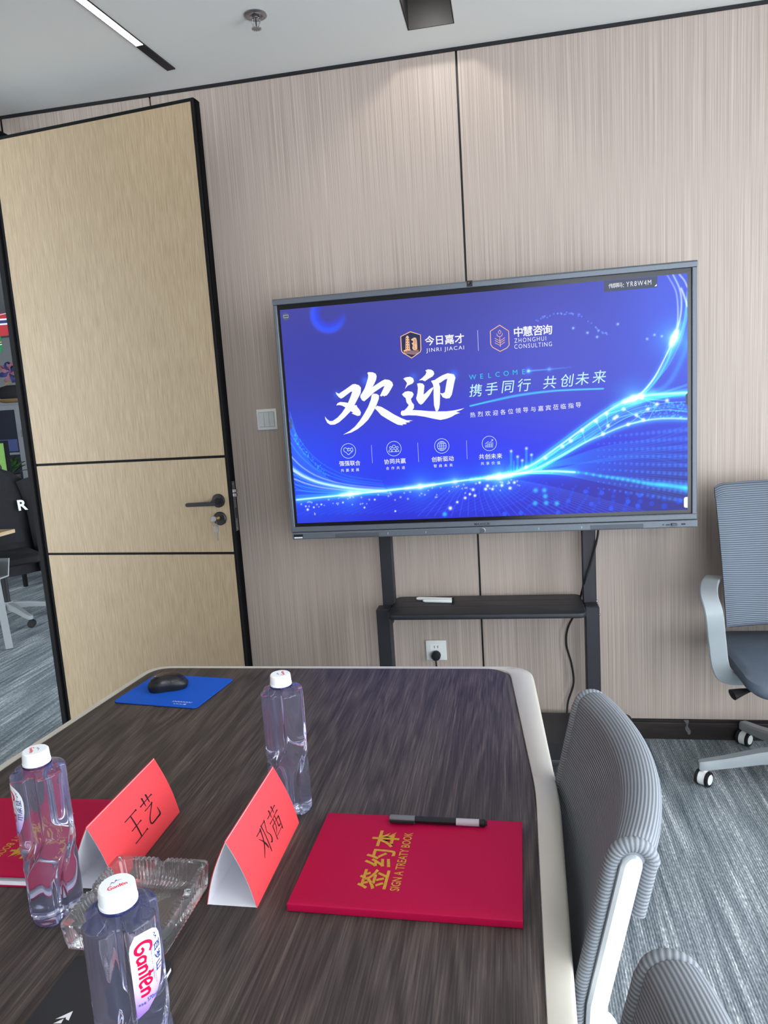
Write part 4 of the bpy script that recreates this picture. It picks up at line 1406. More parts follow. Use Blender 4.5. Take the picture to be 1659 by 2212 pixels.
def bottle_body():
    mb = MB()
    N = 160
    R = []
    zs = [(0.0, 0.80), (0.001, 0.90), (0.004, 0.975), (0.009, 1.0)] + [(z, 1.0) for z in np.linspace(0.016, 0.056, 8)] + [(z, 1.0) for z in np.linspace(0.060, 0.130, 36)] + \
         [(z, 1.0) for z in np.linspace(0.14, 0.2065, 8)] + [(0.2085, 0.988), (0.2098, 0.955)]
    for z, s in zs:
        R.append([(bottle_r(2 * PI * k_ / N, z) * s * math.cos(2 * PI * k_ / N), bottle_r(2 * PI * k_ / N, z) * s * math.sin(2 * PI * k_ / N), z) for k_ in range(N)])
    for z, rad, m_ in ((0.2110, 0.0290, 0.9), (0.2124, 0.0235, 0.6), (0.2140, 0.0190, 0.2), (0.2165, 0.0155, 0.0), (0.2190, 0.0142, 0), (0.2230, 0.0140, 0)):
        R.append([((bottle_r(2 * PI * k_ / N, 0.18) / 0.0335 * m_ + 1 - m_) * rad * math.cos(2 * PI * k_ / N), (bottle_r(2 * PI * k_ / N, 0.18) / 0.0335 * m_ + 1 - m_) * rad * math.sin(2 * PI * k_ / N), z) for k_ in range(N)])
    return mb.rings(R)


def strokes_logo(mb, fn, sc):
    """rounded script word: G a n t e n, along +x, x-height about 1"""
    S = [
        ([(1.5, 1.55), (1.1, 1.85), (0.55, 1.75), (0.15, 1.2), (0.1, 0.6), (0.45, 0.1), (0.95, 0.05), (1.25, 0.45), (1.0, 0.85), (0.6, 0.7)], [0.3, .36, .36, .36, .36, .36, .36, .34, .3, .22]),
        ([(2.35, 0.9), (1.95, 1.0), (1.65, 0.7), (1.7, 0.25), (2.0, 0.1), (2.35, 0.35)], .3), ([(2.4, 1.05), (2.4, 0.05)], .32),
        ([(2.85, 1.05), (2.85, 0.05)], .32), ([(2.85, 0.75), (3.1, 1.0), (3.4, 0.95), (3.5, 0.7), (3.5, 0.05)], .3),
        ([(4.04, 1.75), (4.04, 0.05)], .30), ([(3.72, 1.24), (4.40, 1.24)], .28),
        ([(4.62, 0.62), (5.15, 0.85), (5.12, 1.3), (4.8, 1.38), (4.52, 1.0), (4.5, 0.45), (4.8, 0.08), (5.3, 0.22)], .28),
        ([(5.6, 1.05), (5.6, 0.05)], .32), ([(5.6, 0.75), (5.85, 1.0), (6.15, 0.95), (6.25, 0.7), (6.25, 0.05)], .3),
    ]
    for p, w_ in S:
        ribbon(mb, [(a * sc, b * sc) for a, b in p], [x * sc for x in w_] if isinstance(w_, list) else w_ * sc, fn, 4)


def mountain(mb, fn, sc):
    for p, w_ in (([(0, 0), (0.5, 0.9), (0.75, 1.2), (0.9, 1.15), (1.3, 0.7)], [.05, .12, .3, .25, .12]), ([(1.0, 0.8), (1.5, 1.0), (1.9, 1.6), (2.1, 1.35), (2.6, 1.3), (3.4, 1.15)], [.08, .15, .32, .2, .12, .04])):
        ribbon(mb, [(a * sc, b * sc) for a, b in p], [x * sc for x in w_], fn, 4)


def make_bottle():
    root = thing('water_bottle', 'bottle', 'bottle', (0, 0, 0), 0, 'bottled water on the table')
    obj('bottle_body', bottle_body(), M['water'], root, True, angle=50)
    nk = MB().lathe([(0.0158, 0.2160), (0.0180, 0.2163), (0.0184, 0.2175), (0.0180, 0.2188), (0.0158, 0.2190), (0.0158, 0.2160)], 40, cap=False)
    obj('neck_ring', nk, M['shoulder'], root, True)
    cp = MB()
    N = 96
    R = []
    for z, r_, rib in ((0.2192, 0.0142, 0), (0.2192, 0.0175, 0), (0.2220, 0.0176, 0), (0.2224, 0.0170, 0), (0.2228, 0.0172, 1), (0.2335, 0.0166, 1), (0.2355, 0.0163, 0), (0.2370, 0.0150, 0), (0.2370, 0.0, 0)):
        R.append([((r_ - (0.0003 if rib and k_ % 2 else 0)) * math.cos(2 * PI * k_ / N), (r_ - (0.0003 if rib and k_ % 2 else 0)) * math.sin(2 * PI * k_ / N), z) for k_ in range(N)])
    cp.rings(R, True, False)
    cap = obj('cap', cp, M['cap'], root, True, angle=30)
    top = lambda a, b: (a, b, 0.23715)
    ca_, sa_ = math.cos(math.radians(62)), math.sin(math.radians(62))
    rot = lambda a, b: top(a * ca_ - b * sa_, a * sa_ + b * ca_)
    mb = MB()
    strokes_logo(mb, lambda a, b: rot(a - 0.0085, b - 0.0065), 0.0027)
    obj('lettering', mb, M['logored'], cap)
    mb = MB()
    mountain(mb, lambda a, b: rot(a - 0.0060, b - 0.0006), 0.0036)
    obj('mountain_mark', mb, M['logoblue'], cap)
    # label on the lobe: straight edge by the left flute, bowed right edge
    def lab(s, z, off=0.0005):
        th = math.radians(-31) + s / 0.0338
        r_ = bottle_r(th, max(z, 0.131)) + off if abs(th) < 0.6 else bottle_r(math.copysign(0.6, th), max(z, 0.131)) + off - 0.0035 * (abs(th) - 0.6)
        return (r_ * math.cos(th), r_ * math.sin(th), z)
    lb_ = MB()
    zt, zb = 0.180, 0.100
    DZ = 0.0225
    wid = [(0.100, 0.001), (0.104, 0.010), (0.112, 0.019), (0.122, 0.0265), (0.134, 0.0315), (0.146, 0.034), (0.158, 0.0345), (0.166, 0.033), (0.172, 0.030), (0.177, 0.024), (0.1795, 0.016), (0.180, 0.010)]
    R = []
    for z, w_ in wid:
        x0 = 0.0 if z < 0.170 else (z - 0.170) * 0.6
        R.append([lab(x0 + (w_ - x0) * j / 14, z + DZ) for j in range(15)])
    lb_.rings(R, False, False)
    lo = obj('bottle_label', lb_, M['label'], root, True)
    # text runs down the label: plane (along, up) -> (z falls with along, s grows with up)
    def dn(z0, s0):
        return lambda a, b: lab(s0 + b, z0 + DZ - a, 0.0009)
    mb = MB()
    strokes_logo(mb, dn(0.1715, 0.0050), 0.0082)
    obj('lettering', mb, M['logored'], lo)
    mb = MB()
    mountain(mb, dn(0.1735, 0.0215), 0.0036)
    for i, ch in enumerate('百岁山'):
        put_text(mb, ch, dn(0, 0), -(0.1575 - 0.0098 * i), 0.0270, 0.0088, 0.012)
    ribbon(mb, [(-0.168, 0.0215), (-0.124, 0.0215)], 0.00025, dn(0, 0))
    for i, (s_, w0) in enumerate((('Natural Mineral Water', 0.024), ('饮用天然矿泉水', 0.013))):
        put_text(mb, s_, dn(0, 0), (-0.1555, -0.1355)[i], 0.0195, 0.0019, 0.0, width=w0)
    obj('lettering', mb, M['logoblue'], lo)
    mb = MB()
    lev_ = lambda a, b: lab(a, b + DZ, 0.0009)
    put_text(mb, '570ml', lev_, 0.0152, 0.1145, 0.0038, 0.0, width=0.0095)
    put_text(mb, '净含量:', lev_, 0.0058, 0.1125, 0.0026, 0.0, width=0.0075)
    obj('lettering', mb, M['logoblue'], lo)
    return root


b_a = make_bottle()
b_a.location = (-0.2265, -2.337, ZT)
b_a.rotation_euler[2] = math.radians(-20)
b_a['label'] = 'water bottle in front of the glass ashtray, its white label facing forward'
b_b = dup(b_a)
b_b.location = (-0.487, -2.0905, ZT)
b_b.rotation_euler[2] = math.radians(-118)
b_b['label'] = 'water bottle at the left, before the red book, its label facing left'
b_c = dup(b_a)
b_c.location = (-0.236, -1.8215, ZT)
b_c.rotation_euler[2] = math.radians(52)
b_c['label'] = 'water bottle farthest along the table, behind the right name card'

# ------------------------------------------------------------------ cut-glass ashtray
ash = thing('glass_ashtray', 'square cut-glass ashtray with ribbed walls on the table', 'ashtray', (-0.3655, -2.0875, ZT))
hw = 0.0715


def sqp(u, half, r_):
    side = int(u * 4) % 4
    t_ = u * 4 - int(u * 4)
    x = (t_ * 2 - 1) * half
    L_ = half - r_
    if abs(x) > L_:
        a = (abs(x) - L_) / r_ * PI / 4
        px, py = math.copysign(L_ + r_ * math.sin(a), x), L_ + r_ * math.cos(a)
    else:
        px, py = x, half
    a = -side * PI / 2
    return px * math.cos(a) - py * math.sin(a), px * math.sin(a) + py * math.cos(a), t_


NU = 480
R = []
for half, z, rib, notch, rad in ((0.062, 0.0, 0, 0, 0.008), (0.068, 0.0015, 0.6, 0, 0.008), (0.0695, 0.012, 1, 0, 0.008), (0.0705, 0.026, 1, 0, 0.008), (0.0715, 0.034, 0.8, 0.4, 0.008), (0.0708, 0.0372, 0.5, 1, 0.008),
                                 (0.0655, 0.0378, 0.4, 1, 0.012), (0.0625, 0.0366, 0.5, 1, 0.014), (0.0605, 0.030, 0.8, 0.2, 0.014), (0.0575, 0.020, 0.9, 0, 0.014), (0.0540, 0.013, 0.9, 0, 0.014), (0.0480, 0.0095, 1.2, 0, 0.014), (0.042, 0.0085, 0.3, 0, 0.014), (0.02, 0.0085, 0, 0, 0.01)):
    ring = []
    for i in range(NU):
        x, y, t_ = sqp(i / NU, half, min(rad, half * 0.5))
        e = abs(t_ * 2 - 1)
        k_ = 1.0 if e < 0.62 else max(0.0, 1 - (e - 0.62) / 0.06)
        rb = 0.0011 * rib * k_ * math.cos(2 * PI * t_ * 20)
        d_ = math.hypot(x, y)
        zz = z - notch * 0.0075 * max(0, 1 - (abs(t_ - 0.5) / 0.055) ** 2) + (0.0006 * math.cos(2 * PI * t_ * 20) * k_ if notch >= 1 else 0)
        ring.append((x * (1 + rb / d_), y * (1 + rb / d_), zz))
    R.append(ring)
obj('ashtray_body', MB().rings(R), M['glass'], ash, True, angle=50)


# ------------------------------------------------------------------ red signing books
def gold_text(mb, fn):
    for i, ch in enumerate('签约本'):
        put_text(mb, ch, fn, -0.0480 + 0.0465 * i, 0.0150, 0.040, 0.016)
    put_text(mb, 'SIGN A TREATY BOOK', fn, -0.0035, -0.0175, 0.0125, 0.010, width=0.132)


def book(label, loc, rz, open_lift=0.0):
    """cover 0.308 along local x, 0.213 along local y, spine at -y; the reader sits at +x"""
    root = thing('signing_book', label, 'book', loc, rz, 'red signing books')
    hb = 0.1065
    obj('back_cover', MB().prism(rr(-0.154, 0.154, -hb, hb, 0.004), XY, 0.0, 0.0025), M['red'], root, bevel=(0.0009, 2))
    obj('pages', MB().box(-0.149, 0.149, -hb + 0.004, hb - 0.006, 0.0026, 0.0088), M['whitepaper'], root)
    n = 16
    R = []
    for i in range(n + 1):
        y = -hb + 2 * hb * i / n
        zz = 0.0089 + open_lift * (i / n) ** 2
        R.append([(x, y, zz + (0.0032 if t_ else 0)) for x, t_ in ((-0.154, 0), (0.154, 0), (0.154, 1), (-0.154, 1))])
    fc = obj('front_cover', MB().rings(R), M['red'], root, True, bevel=(0.001, 2))
    obj('spine', MB().prism(rr(-hb - 0.0012, -hb + 0.0032, 0.0, 0.0120, 0.002, 4), lambda a, b, d: (d, a, b), -0.154, 0.154), M['red'], root, True)
    mb = MB()
    zf = lambda y: 0.0089 + 0.0032 + open_lift * ((y + hb) / (2 * hb)) ** 2 + 0.0003
    gold_text(mb, lambda a, b: (-(b + 0.033), a, zf(a)))
    obj('lettering', mb, M['gold'], fc)
    return root


bk1 = book('red signing book with gold lettering at the right of the table, pen on top', (-0.0130, -1.9570, ZT), math.radians(-0.8))
bk2 = book('red signing book at the left table edge behind the bottle, pages showing', (-0.664, -1.9450, ZT), math.radians(181.8), 0.006)
for ch in bk2.children:
    if ch.name.startswith('pages'):
        ch.location = (0.0, 0.005, 0.0)

# gel pen lying on the right book
pn = thing('gel_pen', 'black gel pen with a clear barrel lying on the red book', 'pen', (-0.061, -1.8685, ZT + 0.0124 + 0.0062), math.radians(-1.0))
obj('pen_cap', MB().lathe([(0, 0), (0.0050, 0.0005), (0.0060, 0.003), (0.0060, 0.040), (0, 0.040)], 18, axis='x', cap=False), M['smoke'], pn, True)
obj('clip', MB().box(0.001, 0.040, -0.0088, -0.0060, -0.0022, 0.0022), M['rubber'], pn, bevel=(0.0006, 1))
obj('ink_barrel', MB().lathe([(0, 0.040), (0.0053, 0.040), (0.0053, 0.104), (0, 0.104)], 18, axis='x', cap=False), M['mousegloss'], pn, True)
obj('clear_barrel', MB().lathe([(0, 0.104), (0.0053, 0.104), (0.0053, 0.139), (0, 0.139)], 18, axis='x', cap=False), M['frost'], pn, True)
obj('end_plug', MB().lathe([(0, 0.139), (0.0054, 0.139), (0.0048, 0.141), (0.0054, 0.143), (0.0054, 0.147), (0.0036, 0.149), (0.0036, 0.151), (0, 0.151)], 18, axis='x', cap=False), M['rubber'], pn, True)


# ------------------------------------------------------------------ folded name cards
def name_card(label, loc, quad, strokes, org, sc):
    """tent along local y: base 72 mm, ridge 96 mm up"""
    root = thing('name_card', label, 'name card', loc, 0, 'folded red name cards')
    Lh, bw, hh = 0.099, 0.036, 0.0965
    N = 14

    def prof(v, side):
        bulge = 0.0045 * math.sin(PI * min(1, v * 1.0))
        return (side * (bw * v + bulge), hh * (1 - v))

    for side, nm in ((1, 'right_face'), (-1, 'left_face')):
        R = []
        for i in range(N + 1):
            v = i / N
            x, z = prof(v, side)
            R.append([(x, -Lh, z), (x, Lh, z), (x - side * 0.0004, Lh, z - 0.0002), (x - side * 0.0004, -Lh, z - 0.0002)])
        obj(nm, MB().rings(R), M['redpaper'], root, True)
        R = []
        for i in range(N + 1):
            v = i / N
            x, z = prof(v, side)
            R.append([(x - side * 0.0006, -Lh + 0.0003, z - 0.0012), (x - side * 0.0006, Lh - 0.0003, z - 0.0012), (x - side * 0.0010, Lh - 0.0003, z - 0.0014), (x - side * 0.0010, -Lh + 0.0003, z - 0.0014)])
        obj('lining', MB().rings(R), M['whitepaper'], root, True)
    obj('base_flap', MB().box(-bw + 0.001, bw - 0.001, -Lh, Lh, 0.0004, 0.0010), M['whitepaper'], root)
    hm = hom(quad, [(0, 0), (1, 0), (1, 1), (0, 1)])   # along the ridge, down the face
    mb = MB()

    def fn(px, py):
        a, v = hm(org[0] + px * sc, org[1] + py * sc)
        x, z = prof(v, 1)
        return (x + 0.0006, -Lh + 2 * Lh * a, z + 0.0003)
    for p, w_ in strokes:
        ribbon(mb, p, w_, fn, 5)
    obj('lettering', mb, M['ink'], [c for c in root.children if c.name.startswith('right_face')][0])
    return root


SA = [([(135, 825), (250, 700), (360, 580), (388, 545)], [16, 16, 18, 42]), ([(262, 690), (380, 880), (500, 1090)], [26, 28, 26]), ([(275, 1000), (380, 880), (460, 785), (486, 758)], [18, 15, 18, 40]), ([(362, 1262), (500, 1105), (610, 965), (640, 930)], [20, 16, 18, 46]),
      ([(478, 495), (600, 350), (705, 235), (735, 205)], [20, 16, 18, 42]), ([(515, 305), (560, 390), (602, 468)], [34, 26, 12]), ([(603, 222), (645, 300), (685, 375)], [36, 28, 14]),
      ([(570, 572), (650, 485), (720, 400), (735, 370)], [16, 14, 22, 44]), ([(730, 390), (705, 560), (688, 680), (700, 780), (742, 818), (800, 765), (870, 680), (928, 610), (920, 560), (855, 462)], [18, 18, 20, 24, 30, 30, 32, 38, 30, 8])]
SB = [([(110, 1175), (160, 1090), (215, 1000), (225, 935)], [26, 20, 30, 40]), ([(228, 985), (285, 1160), (335, 1340), (362, 1540), (380, 1830)], [26, 24, 26, 24, 8]), ([(168, 1252), (260, 1290), (350, 1345), (430, 1420), (503, 1515)], [10, 24, 40, 42, 18]),
      ([(236, 850), (330, 1030), (480, 1340), (618, 1625)], [34, 22, 24, 20]), ([(255, 865), (300, 790), (345, 725), (333, 685)], [20, 16, 26, 22]), ([(348, 725), (385, 880), (425, 1030), (540, 1120), (595, 1220), (610, 1350)], [18, 14, 16, 26, 32, 36]), ([(545, 1350), (585, 1335), (612, 1345)], [8, 26, 40]),
      ([(452, 660), (560, 460), (650, 290), (675, 245)], [22, 14, 20, 46]), ([(480, 405), (530, 510), (578, 622)], [38, 22, 12]), ([(555, 285), (605, 380), (648, 478)], [38, 24, 12]),
      ([(525, 812), (620, 640), (725, 430), (755, 385)], [24, 14, 20, 54]), ([(612, 650), (690, 790), (742, 930), (755, 1090)], [20, 18, 18, 8]), ([(668, 565), (760, 740), (825, 870), (868, 785)], [18, 16, 30, 26]),
      ([(610, 872), (700, 720), (785, 575)], [26, 14, 26]), ([(612, 868), (700, 1060), (806, 1275)], [26, 18, 24]), ([(785, 545), (880, 760), (965, 945)], [30, 20, 24]), ([(780, 1172), (850, 1030), (925, 885)], [16, 14, 14])]
name_card('red name card behind the ashtray, two characters in thin black strokes', (-0.4625, -1.9435, ZT), [(172, 1795), (318, 1645), (380, 1755), (228, 1932)], SA, (230, 1700), 170 / 1659)
name_card('red name card nearer the right book, standing before a bottle', (-0.2480, -1.9600, ZT), [(485, 1812), (590, 1655), (655, 1776), (557, 1960)], SB, (540, 1720), 120 / 1659)

# ------------------------------------------------------------------ mouse and mat
mmat = thing('mouse_mat', 'blue mouse mat with rounded corners at the far left of the table', 'mouse mat', (-0.681, -1.339, ZT), math.radians(-7.5))
mtp = obj('mat_cloth', MB().prism(rr(-0.113, 0.113, -0.088, 0.088, 0.012), XY, 0.0012, 0.003), M['blue'], mmat)
obj('mat_base', MB().prism(rr(-0.1132, 0.1132, -0.0882, 0.0882, 0.012), XY, 0.0, 0.0012), M['rubber'], mmat)
mb = MB()
mp_ = lambda a, b: (-a + 0.062, -b - 0.062, 0.0032)
for i in range(7):
    ribbon(mb, [(-0.024 + 0.0075 * i, -0.003), (-0.0215 + 0.0075 * i, 0.003), (-0.019 + 0.0075 * i, -0.002), (-0.0185 + 0.0075 * i, 0.0025)], 0.0013, mp_, 0)
obj('printed_line', mb, M['offwhite'], mtp)
mb = MB()
for i in range(3):
    ribbon(mb, [(-0.008 + 0.009 * i, 0.009), (-0.008 + 0.009 * i, 0.0135), (-0.002 + 0.009 * i, 0.0135), (-0.002 + 0.009 * i, 0.009)], 0.0014, mp_, 0)
flat_poly(mb, [mp for mp in [(-0.016, 0.009), (-0.010, 0.009), (-0.010, 0.0145), (-0.016, 0.0145)]], mp_)
obj('printed_mark', mb, M['bluewhite'], mtp)
ms = thing('computer_mouse', 'black wireless computer mouse resting on the blue mat', 'mouse', (-0.702, -1.330, ZT + 0.003), math.radians(22))


def mouse_shell(scale, z0, z1f, top=True):
    mb = MB()
    N, Mr = 40, 14
    R = []
    for j in range(Mr + 1):
        t_ = j / Mr
        ring = []
        for i in range(N):
            a = 2 * PI * i / N
            ex = 0.050 * math.copysign(abs(math.cos(a)) ** 0.8, math.cos(a))
            wy = 0.0300 - 0.0035 * math.exp(-(ex / 0.02) ** 2)
            ey = wy * math.copysign(abs(math.sin(a)) ** 0.75, math.sin(a))
            shr = math.cos(t_ * PI / 2) ** 0.42 if t_ < 1 else 0.0
            hz = 0.037 - 0.0055 * ((ex * shr + 0.006) / 0.05) ** 2 * 2
            side = 0.90 + 0.10 * min(1, t_ * 4)
            ring.append((ex * (shr if t_ > 0 else 1) * scale * side, ey * (shr if t_ > 0 else 1) * scale * side, z0 + hz * math.sin(t_ * PI / 2) ** 0.9 * z1f))
        R.append(ring)
    return mb.rings(R)


obj('lower_shell', mouse_shell(1.0, 0.001, 0.93), M['mouse'], ms, True, angle=60)
up_ = mouse_shell(1.0, 0.001, 0.96)
up_.v = [(x * 0.985, y * 0.985, z + 0.0012) for x, y, z in up_.v]
keep = [f_ for f_ in up_.f if all(up_.v[i][2] > 0.020 + 0.10 * abs(up_.v[i][0] + 0.01) ** 1.2 for i in f_)]
up_.f = keep
obj('top_shell', up_, M['mousegloss'], ms, True, angle=60)
wy = MB().lathe([(0, -0.003), (0.008, -0.003), (0.009, -0.001), (0.009, 0.001), (0.008, 0.003), (0, 0.003)], 20, (-0.028, 0, 0.027), 'y', False)
obj('scroll_wheel', wy, M['chrome'], ms, True)

# black notebook at the near edge of the picture
nb = thing('black_notebook', 'matte black notebook with a small white arrow mark, lower left', 'notebook', (-0.338, -2.272, ZT), math.radians(1.5))
cv = obj('cover', MB().prism(rr(-0.064, 0.064, -0.10, 0.10, 0.006), XY, 0.0085, 0.0105), M['notebook'], nb, bevel=(0.0006, 1))
obj('page_block', MB().prism(rr(-0.062, 0.062, -0.098, 0.098, 0.005), XY, 0.0015, 0.0085), M['whitepaper'], nb)
obj('back_cover', MB().prism(rr(-0.064, 0.064, -0.10, 0.10, 0.006), XY, 0.0, 0.0015), M['notebook'], nb)
mb = MB()
ar = lambda a, b: (a, b, 0.0108)
flat_poly(mb, [(-0.0335, 0.0085), (-0.0195, 0.0205), (-0.0170, 0.0080), (-0.0215, 0.0095), (-0.0225, 0.0120), (-0.0245, 0.0110)], ar)
flat_poly(mb, [(-0.0325, 0.0030), (-0.0240, 0.0100), (-0.0235, 0.0040)], ar)
obj('printed_mark', mb, M['offwhite'], cv)


# ------------------------------------------------------------------ meeting chairs at the right side of the table
def side_chair(label, loc, rz, m):
    """faces -x; origin on the floor under the seat"""
    root = thing('meeting_chair', label, 'chair', loc, rz, 'mesh-back chairs along the table')
    X0 = 0.231
    zb, zt_ = 0.37, 0.905
    hwid = 0.211

    def centre(s, z):
        t_ = max(0.0, (z - 0.46) / (zt_ - 0.46))
        edge = X0 + 0.005 - 0.225 * (zt_ - max(z, 0.70)) - 0.07 * max(0.0, 0.70 - z)
        bow = (1 - s * s) * (0.014 + 0.024 * max(0, t_ - 0.25) / 0.75)
        return edge + bow

    NS, NZ = 40, 44
    # loop: front sheet up, over the top roll, short sleeve down the back, then the rear of the sheet
    front = [(-0.025, z) for z in np.linspace(zb, zt_ - 0.016, NZ)]
    roll = [(0.0 - 0.025 * math.cos(a), zt_ - 0.016 + 0.021 * math.sin(a)) for a in np.linspace(0.15, PI - 0.05, 12)]
    back = [(0.024, z) for z in np.linspace(zt_ - 0.020, zt_ - 0.085, 8)] + [(0.018, zt_ - 0.088), (-0.010, zt_ - 0.088)] + [(-0.012, z) for z in np.linspace(zt_ - 0.10, zb, 12)]
    loop = front + roll + back
    R = []
    for i in range(NS + 1):
        s = -1 + 2 * i / NS
        rnd_ = 1.0
        y = s * hwid
        e = max(0.0, abs(s) - 0.93) / 0.07
        ring = []
        for n0, z in loop:
            zz = z - (0.010 * e * e if z > zt_ - 0.06 else 0)
            nn = n0 * (1 - 0.22 * e * e)
            ring.append((centre(s, min(z, zt_)) + nn, y, zz))
        R.append(ring)
    mb = MB().rings(R, True, False)
    n_side = len(loop)
    for ring in (R[0], R[-1]):
        mb.add(ring, [tuple(range(n_side))])
    bo = obj('backrest', mb, m, root, True, angle=60)
    arc_ = [0.0]
    for (n0, z0), (n1, z1_) in zip(loop, loop[1:]):
        arc_.append(arc_[-1] + math.hypot(n1 - n0, z1_ - z0))
    cloth_attr(bo, [a_ for i in range(NS + 1) for a_ in arc_] + [0.0006] * (2 * n_side))
    for s in (-1, 1):
        tipz = zt_ - 0.014
        pth = [(centre(s, z) - 0.0205, s * (hwid - 0.002), z) for z in np.linspace(zb + 0.01, tipz - 0.012, 26)]
        pth += [(centre(s, tipz) + 0.001 - 0.0215 * math.cos(a), s * (hwid - 0.002), tipz - 0.010 + 0.0215 * math.sin(a)) for a in np.linspace(0.2, PI - 0.1, 12)]
        pth += [(centre(s, z) + 0.0225, s * (hwid - 0.002), z) for z in np.linspace(tipz - 0.014, zt_ - 0.088, 8)]
        pm = MB().tube(pth, 0.0085, 12)
        po_ = obj('edge_roll', pm, m, root, True, angle=60)
        ac = [0.0]
        for p_, q_ in zip(pth, pth[1:]):
            ac.append(ac[-1] + (Vector(q_) - Vector(p_)).length)
        cloth_attr(po_, [a_ for a_ in ac for _ in range(12)])
        R = []
        for z in list(np.linspace(0.34, tipz - 0.0118, 16)) + [tipz - 0.006, tipz - 0.002, tipz]:
            tip = max(0, (z - (tipz - 0.0118)) / 0.0118)
            k_ = math.sqrt(max(0.05, 1 - tip ** 2))
            c = centre(s, max(z, zb)) + 0.001 - (0.12 * (zb - z) if z < zb else 0)
            a_ = 0.0118 * k_
            y0, y1 = s * (hwid - 0.006), s * (hwid + 0.0085)
            R.append([(c - a_, y0, z), (c + a_, y0, z), (c + a_, y1 - s * 0.003, z), (c + a_ - 0.003 * k_, y1, z), (c - a_ + 0.004 * k_, y1, z), (c - a_, y1 - s * 0.003, z)])
        obj('side_bar', MB().rings(R), M['chairframe'], root, True, angle=35)
        br = MB().strap([(0.135, s * (hwid - 0.01), 0.66), (0.185, s * (hwid - 0.02), 0.655), (0.215, s * (hwid - 0.03), 0.62), (0.205, s * (hwid - 0.035), 0.54), (0.15, s * (hwid - 0.04), 0.49)], 0.045, 0.012, (0, 1, 0))
        obj('back_bracket', br, M['chairframe'], root, True)
    obj('cross_brace', MB().tube([(0.155, -hwid + 0.02, 0.40), (0.175, 0, 0.395), (0.155, hwid - 0.02, 0.40)], 0.014, 12, 6), M['chairframe'], root, True)
    R = []
    for z, k_ in ((0.415, 0.90), (0.420, 0.96), (0.432, 1.0), (0.455, 1.0), (0.468, 0.97), (0.473, 0.90)):
        R.append([(a * k_, b * k_, z) for a, b in rr(-0.27, 0.135, -0.225, 0.225, 0.07, 8)])
    obj('seat', MB().rings(R), M['seat'], root, True)
    obj('seat_support', MB().tube([(0.0, 0, 0.405), (0.09, 0, 0.385), (0.150, 0, 0.40)], 0.022, 12, 5), M['chairgrey'], root, True)
    obj('gas_column', MB().lathe([(0.014, 0.25), (0.014, 0.415), (0.026, 0.25), (0.026, 0.10)], 20, cap=False), M['chrome'], root, True)
    star(root, 0.245)
    return root


def star(root, rad, a0=0.0, m=None, wm=None):
    m = m or M['chairgrey']
    wm = wm or M['white']
    hub = obj('base_hub', MB().lathe([(0, 0.075), (0.034, 0.075), (0.040, 0.09), (0.040, 0.145), (0.032, 0.155), (0, 0.155)], 24, cap=False), m, root, True)
    for i in range(5):
        a = a0 + 2 * PI * i / 5
        c, s = math.cos(a), math.sin(a)
        R = []
        for t_, wv_, zt_, zb_ in ((0.03, 0.026, 0.150, 0.100), (0.45 * rad, 0.024, 0.133, 0.092), (0.8 * rad, 0.021, 0.105, 0.072), (rad - 0.008, 0.018, 0.094, 0.062), (rad + 0.014, 0.016, 0.090, 0.060), (rad + 0.020, 0.012, 0.086, 0.062)):
            R.append([(t_ * c - q * s, t_ * s + q * c, z) for q, z in ((-wv_, zb_), (wv_, zb_), (wv_, zt_ - 0.008), (wv_ * 0.7, zt_), (-wv_ * 0.7, zt_), (-wv_, zt_ - 0.008))])
        arm = obj('base_arm', MB().rings(R), m, root, True, angle=35)
        ox, oy = rad * c, rad * s
        cs = obj('caster', MB().lathe([(0, 0.040), (0.012, 0.040), (0.012, 0.064), (0, 0.064)], 16, (ox, oy, 0), cap=False), wm, root, True)
        sw_ = a + math.radians(-40 + 17 * i)
        mt = Matrix.Translation((ox, oy, 0.0275)) @ Matrix.Rotation(sw_, 4, 'Z')
        fk = MB().lathe([(0, -0.012), (0.0245, -0.012), (0.0245, 0.012), (0, 0.012)], 24, (0, 0.006, 0), 'x', False).xform(mt)
        obj('caster_fork', fk, wm, cs, True)
        for q in (-1, 1):
            wl = MB().lathe([(0, q * 0.0125), (0.0262, q * 0.0125), (0.0272, q * 0.016), (0.0262, q * 0.023), (0.018, q * 0.0235), (0, q * 0.0235)], 24, (0, 0.006, 0), 'x', False).xform(mt)
            obj('caster_wheel', wl, M['rubber'], cs, True)
            hb = MB().lathe([(0, q * 0.0236), (0.0185, q * 0.0236), (0.017, q * 0.0252), (0, q * 0.0252)], 24, (0, 0.006, 0), 'x', False).xform(mt)
            obj('hub_cap', hb, wm, cs, True)


c1 = side_chair('grey mesh-back chair with white frame pulled up against the table', (0.031, -1.903, 0), 0, M['ribs'])
c2 = dup(c1)
c2.location = (0.016, -2.464, 0)
c2.rotation_euler[2] = math.radians(-6)
c2['label'] = 'grey mesh-back chair at the bottom right corner, only its top showing'


# ------------------------------------------------------------------ office chair by the panelled wall
oc_ = thing('office_chair', 'slate mesh office chair with grey arms by the panelled wall', 'chair', (1.11, -0.36, 0))
# faces -y; backrest near the wall
NS, NZ = 30, 40
R = []


def backpt(s, t_, off):
    z = 0.555 + 0.50 * t_
    wv_ = 0.262 - 0.02 * (1 - t_) ** 2 - 0.004 * t_
    e = max(0.0, abs(s) - 0.86) / 0.14
    x = s * wv_
    y = 0.115 + 0.10 * t_ ** 1.4 - 0.045 * (abs(s) ** 2) + 0.02 * math.sin(PI * t_) * -1
    return (x, y + off * (1 - 0.6 * e * e), z - 0.012 * e * e * (1 if t_ > 0.9 else 0))


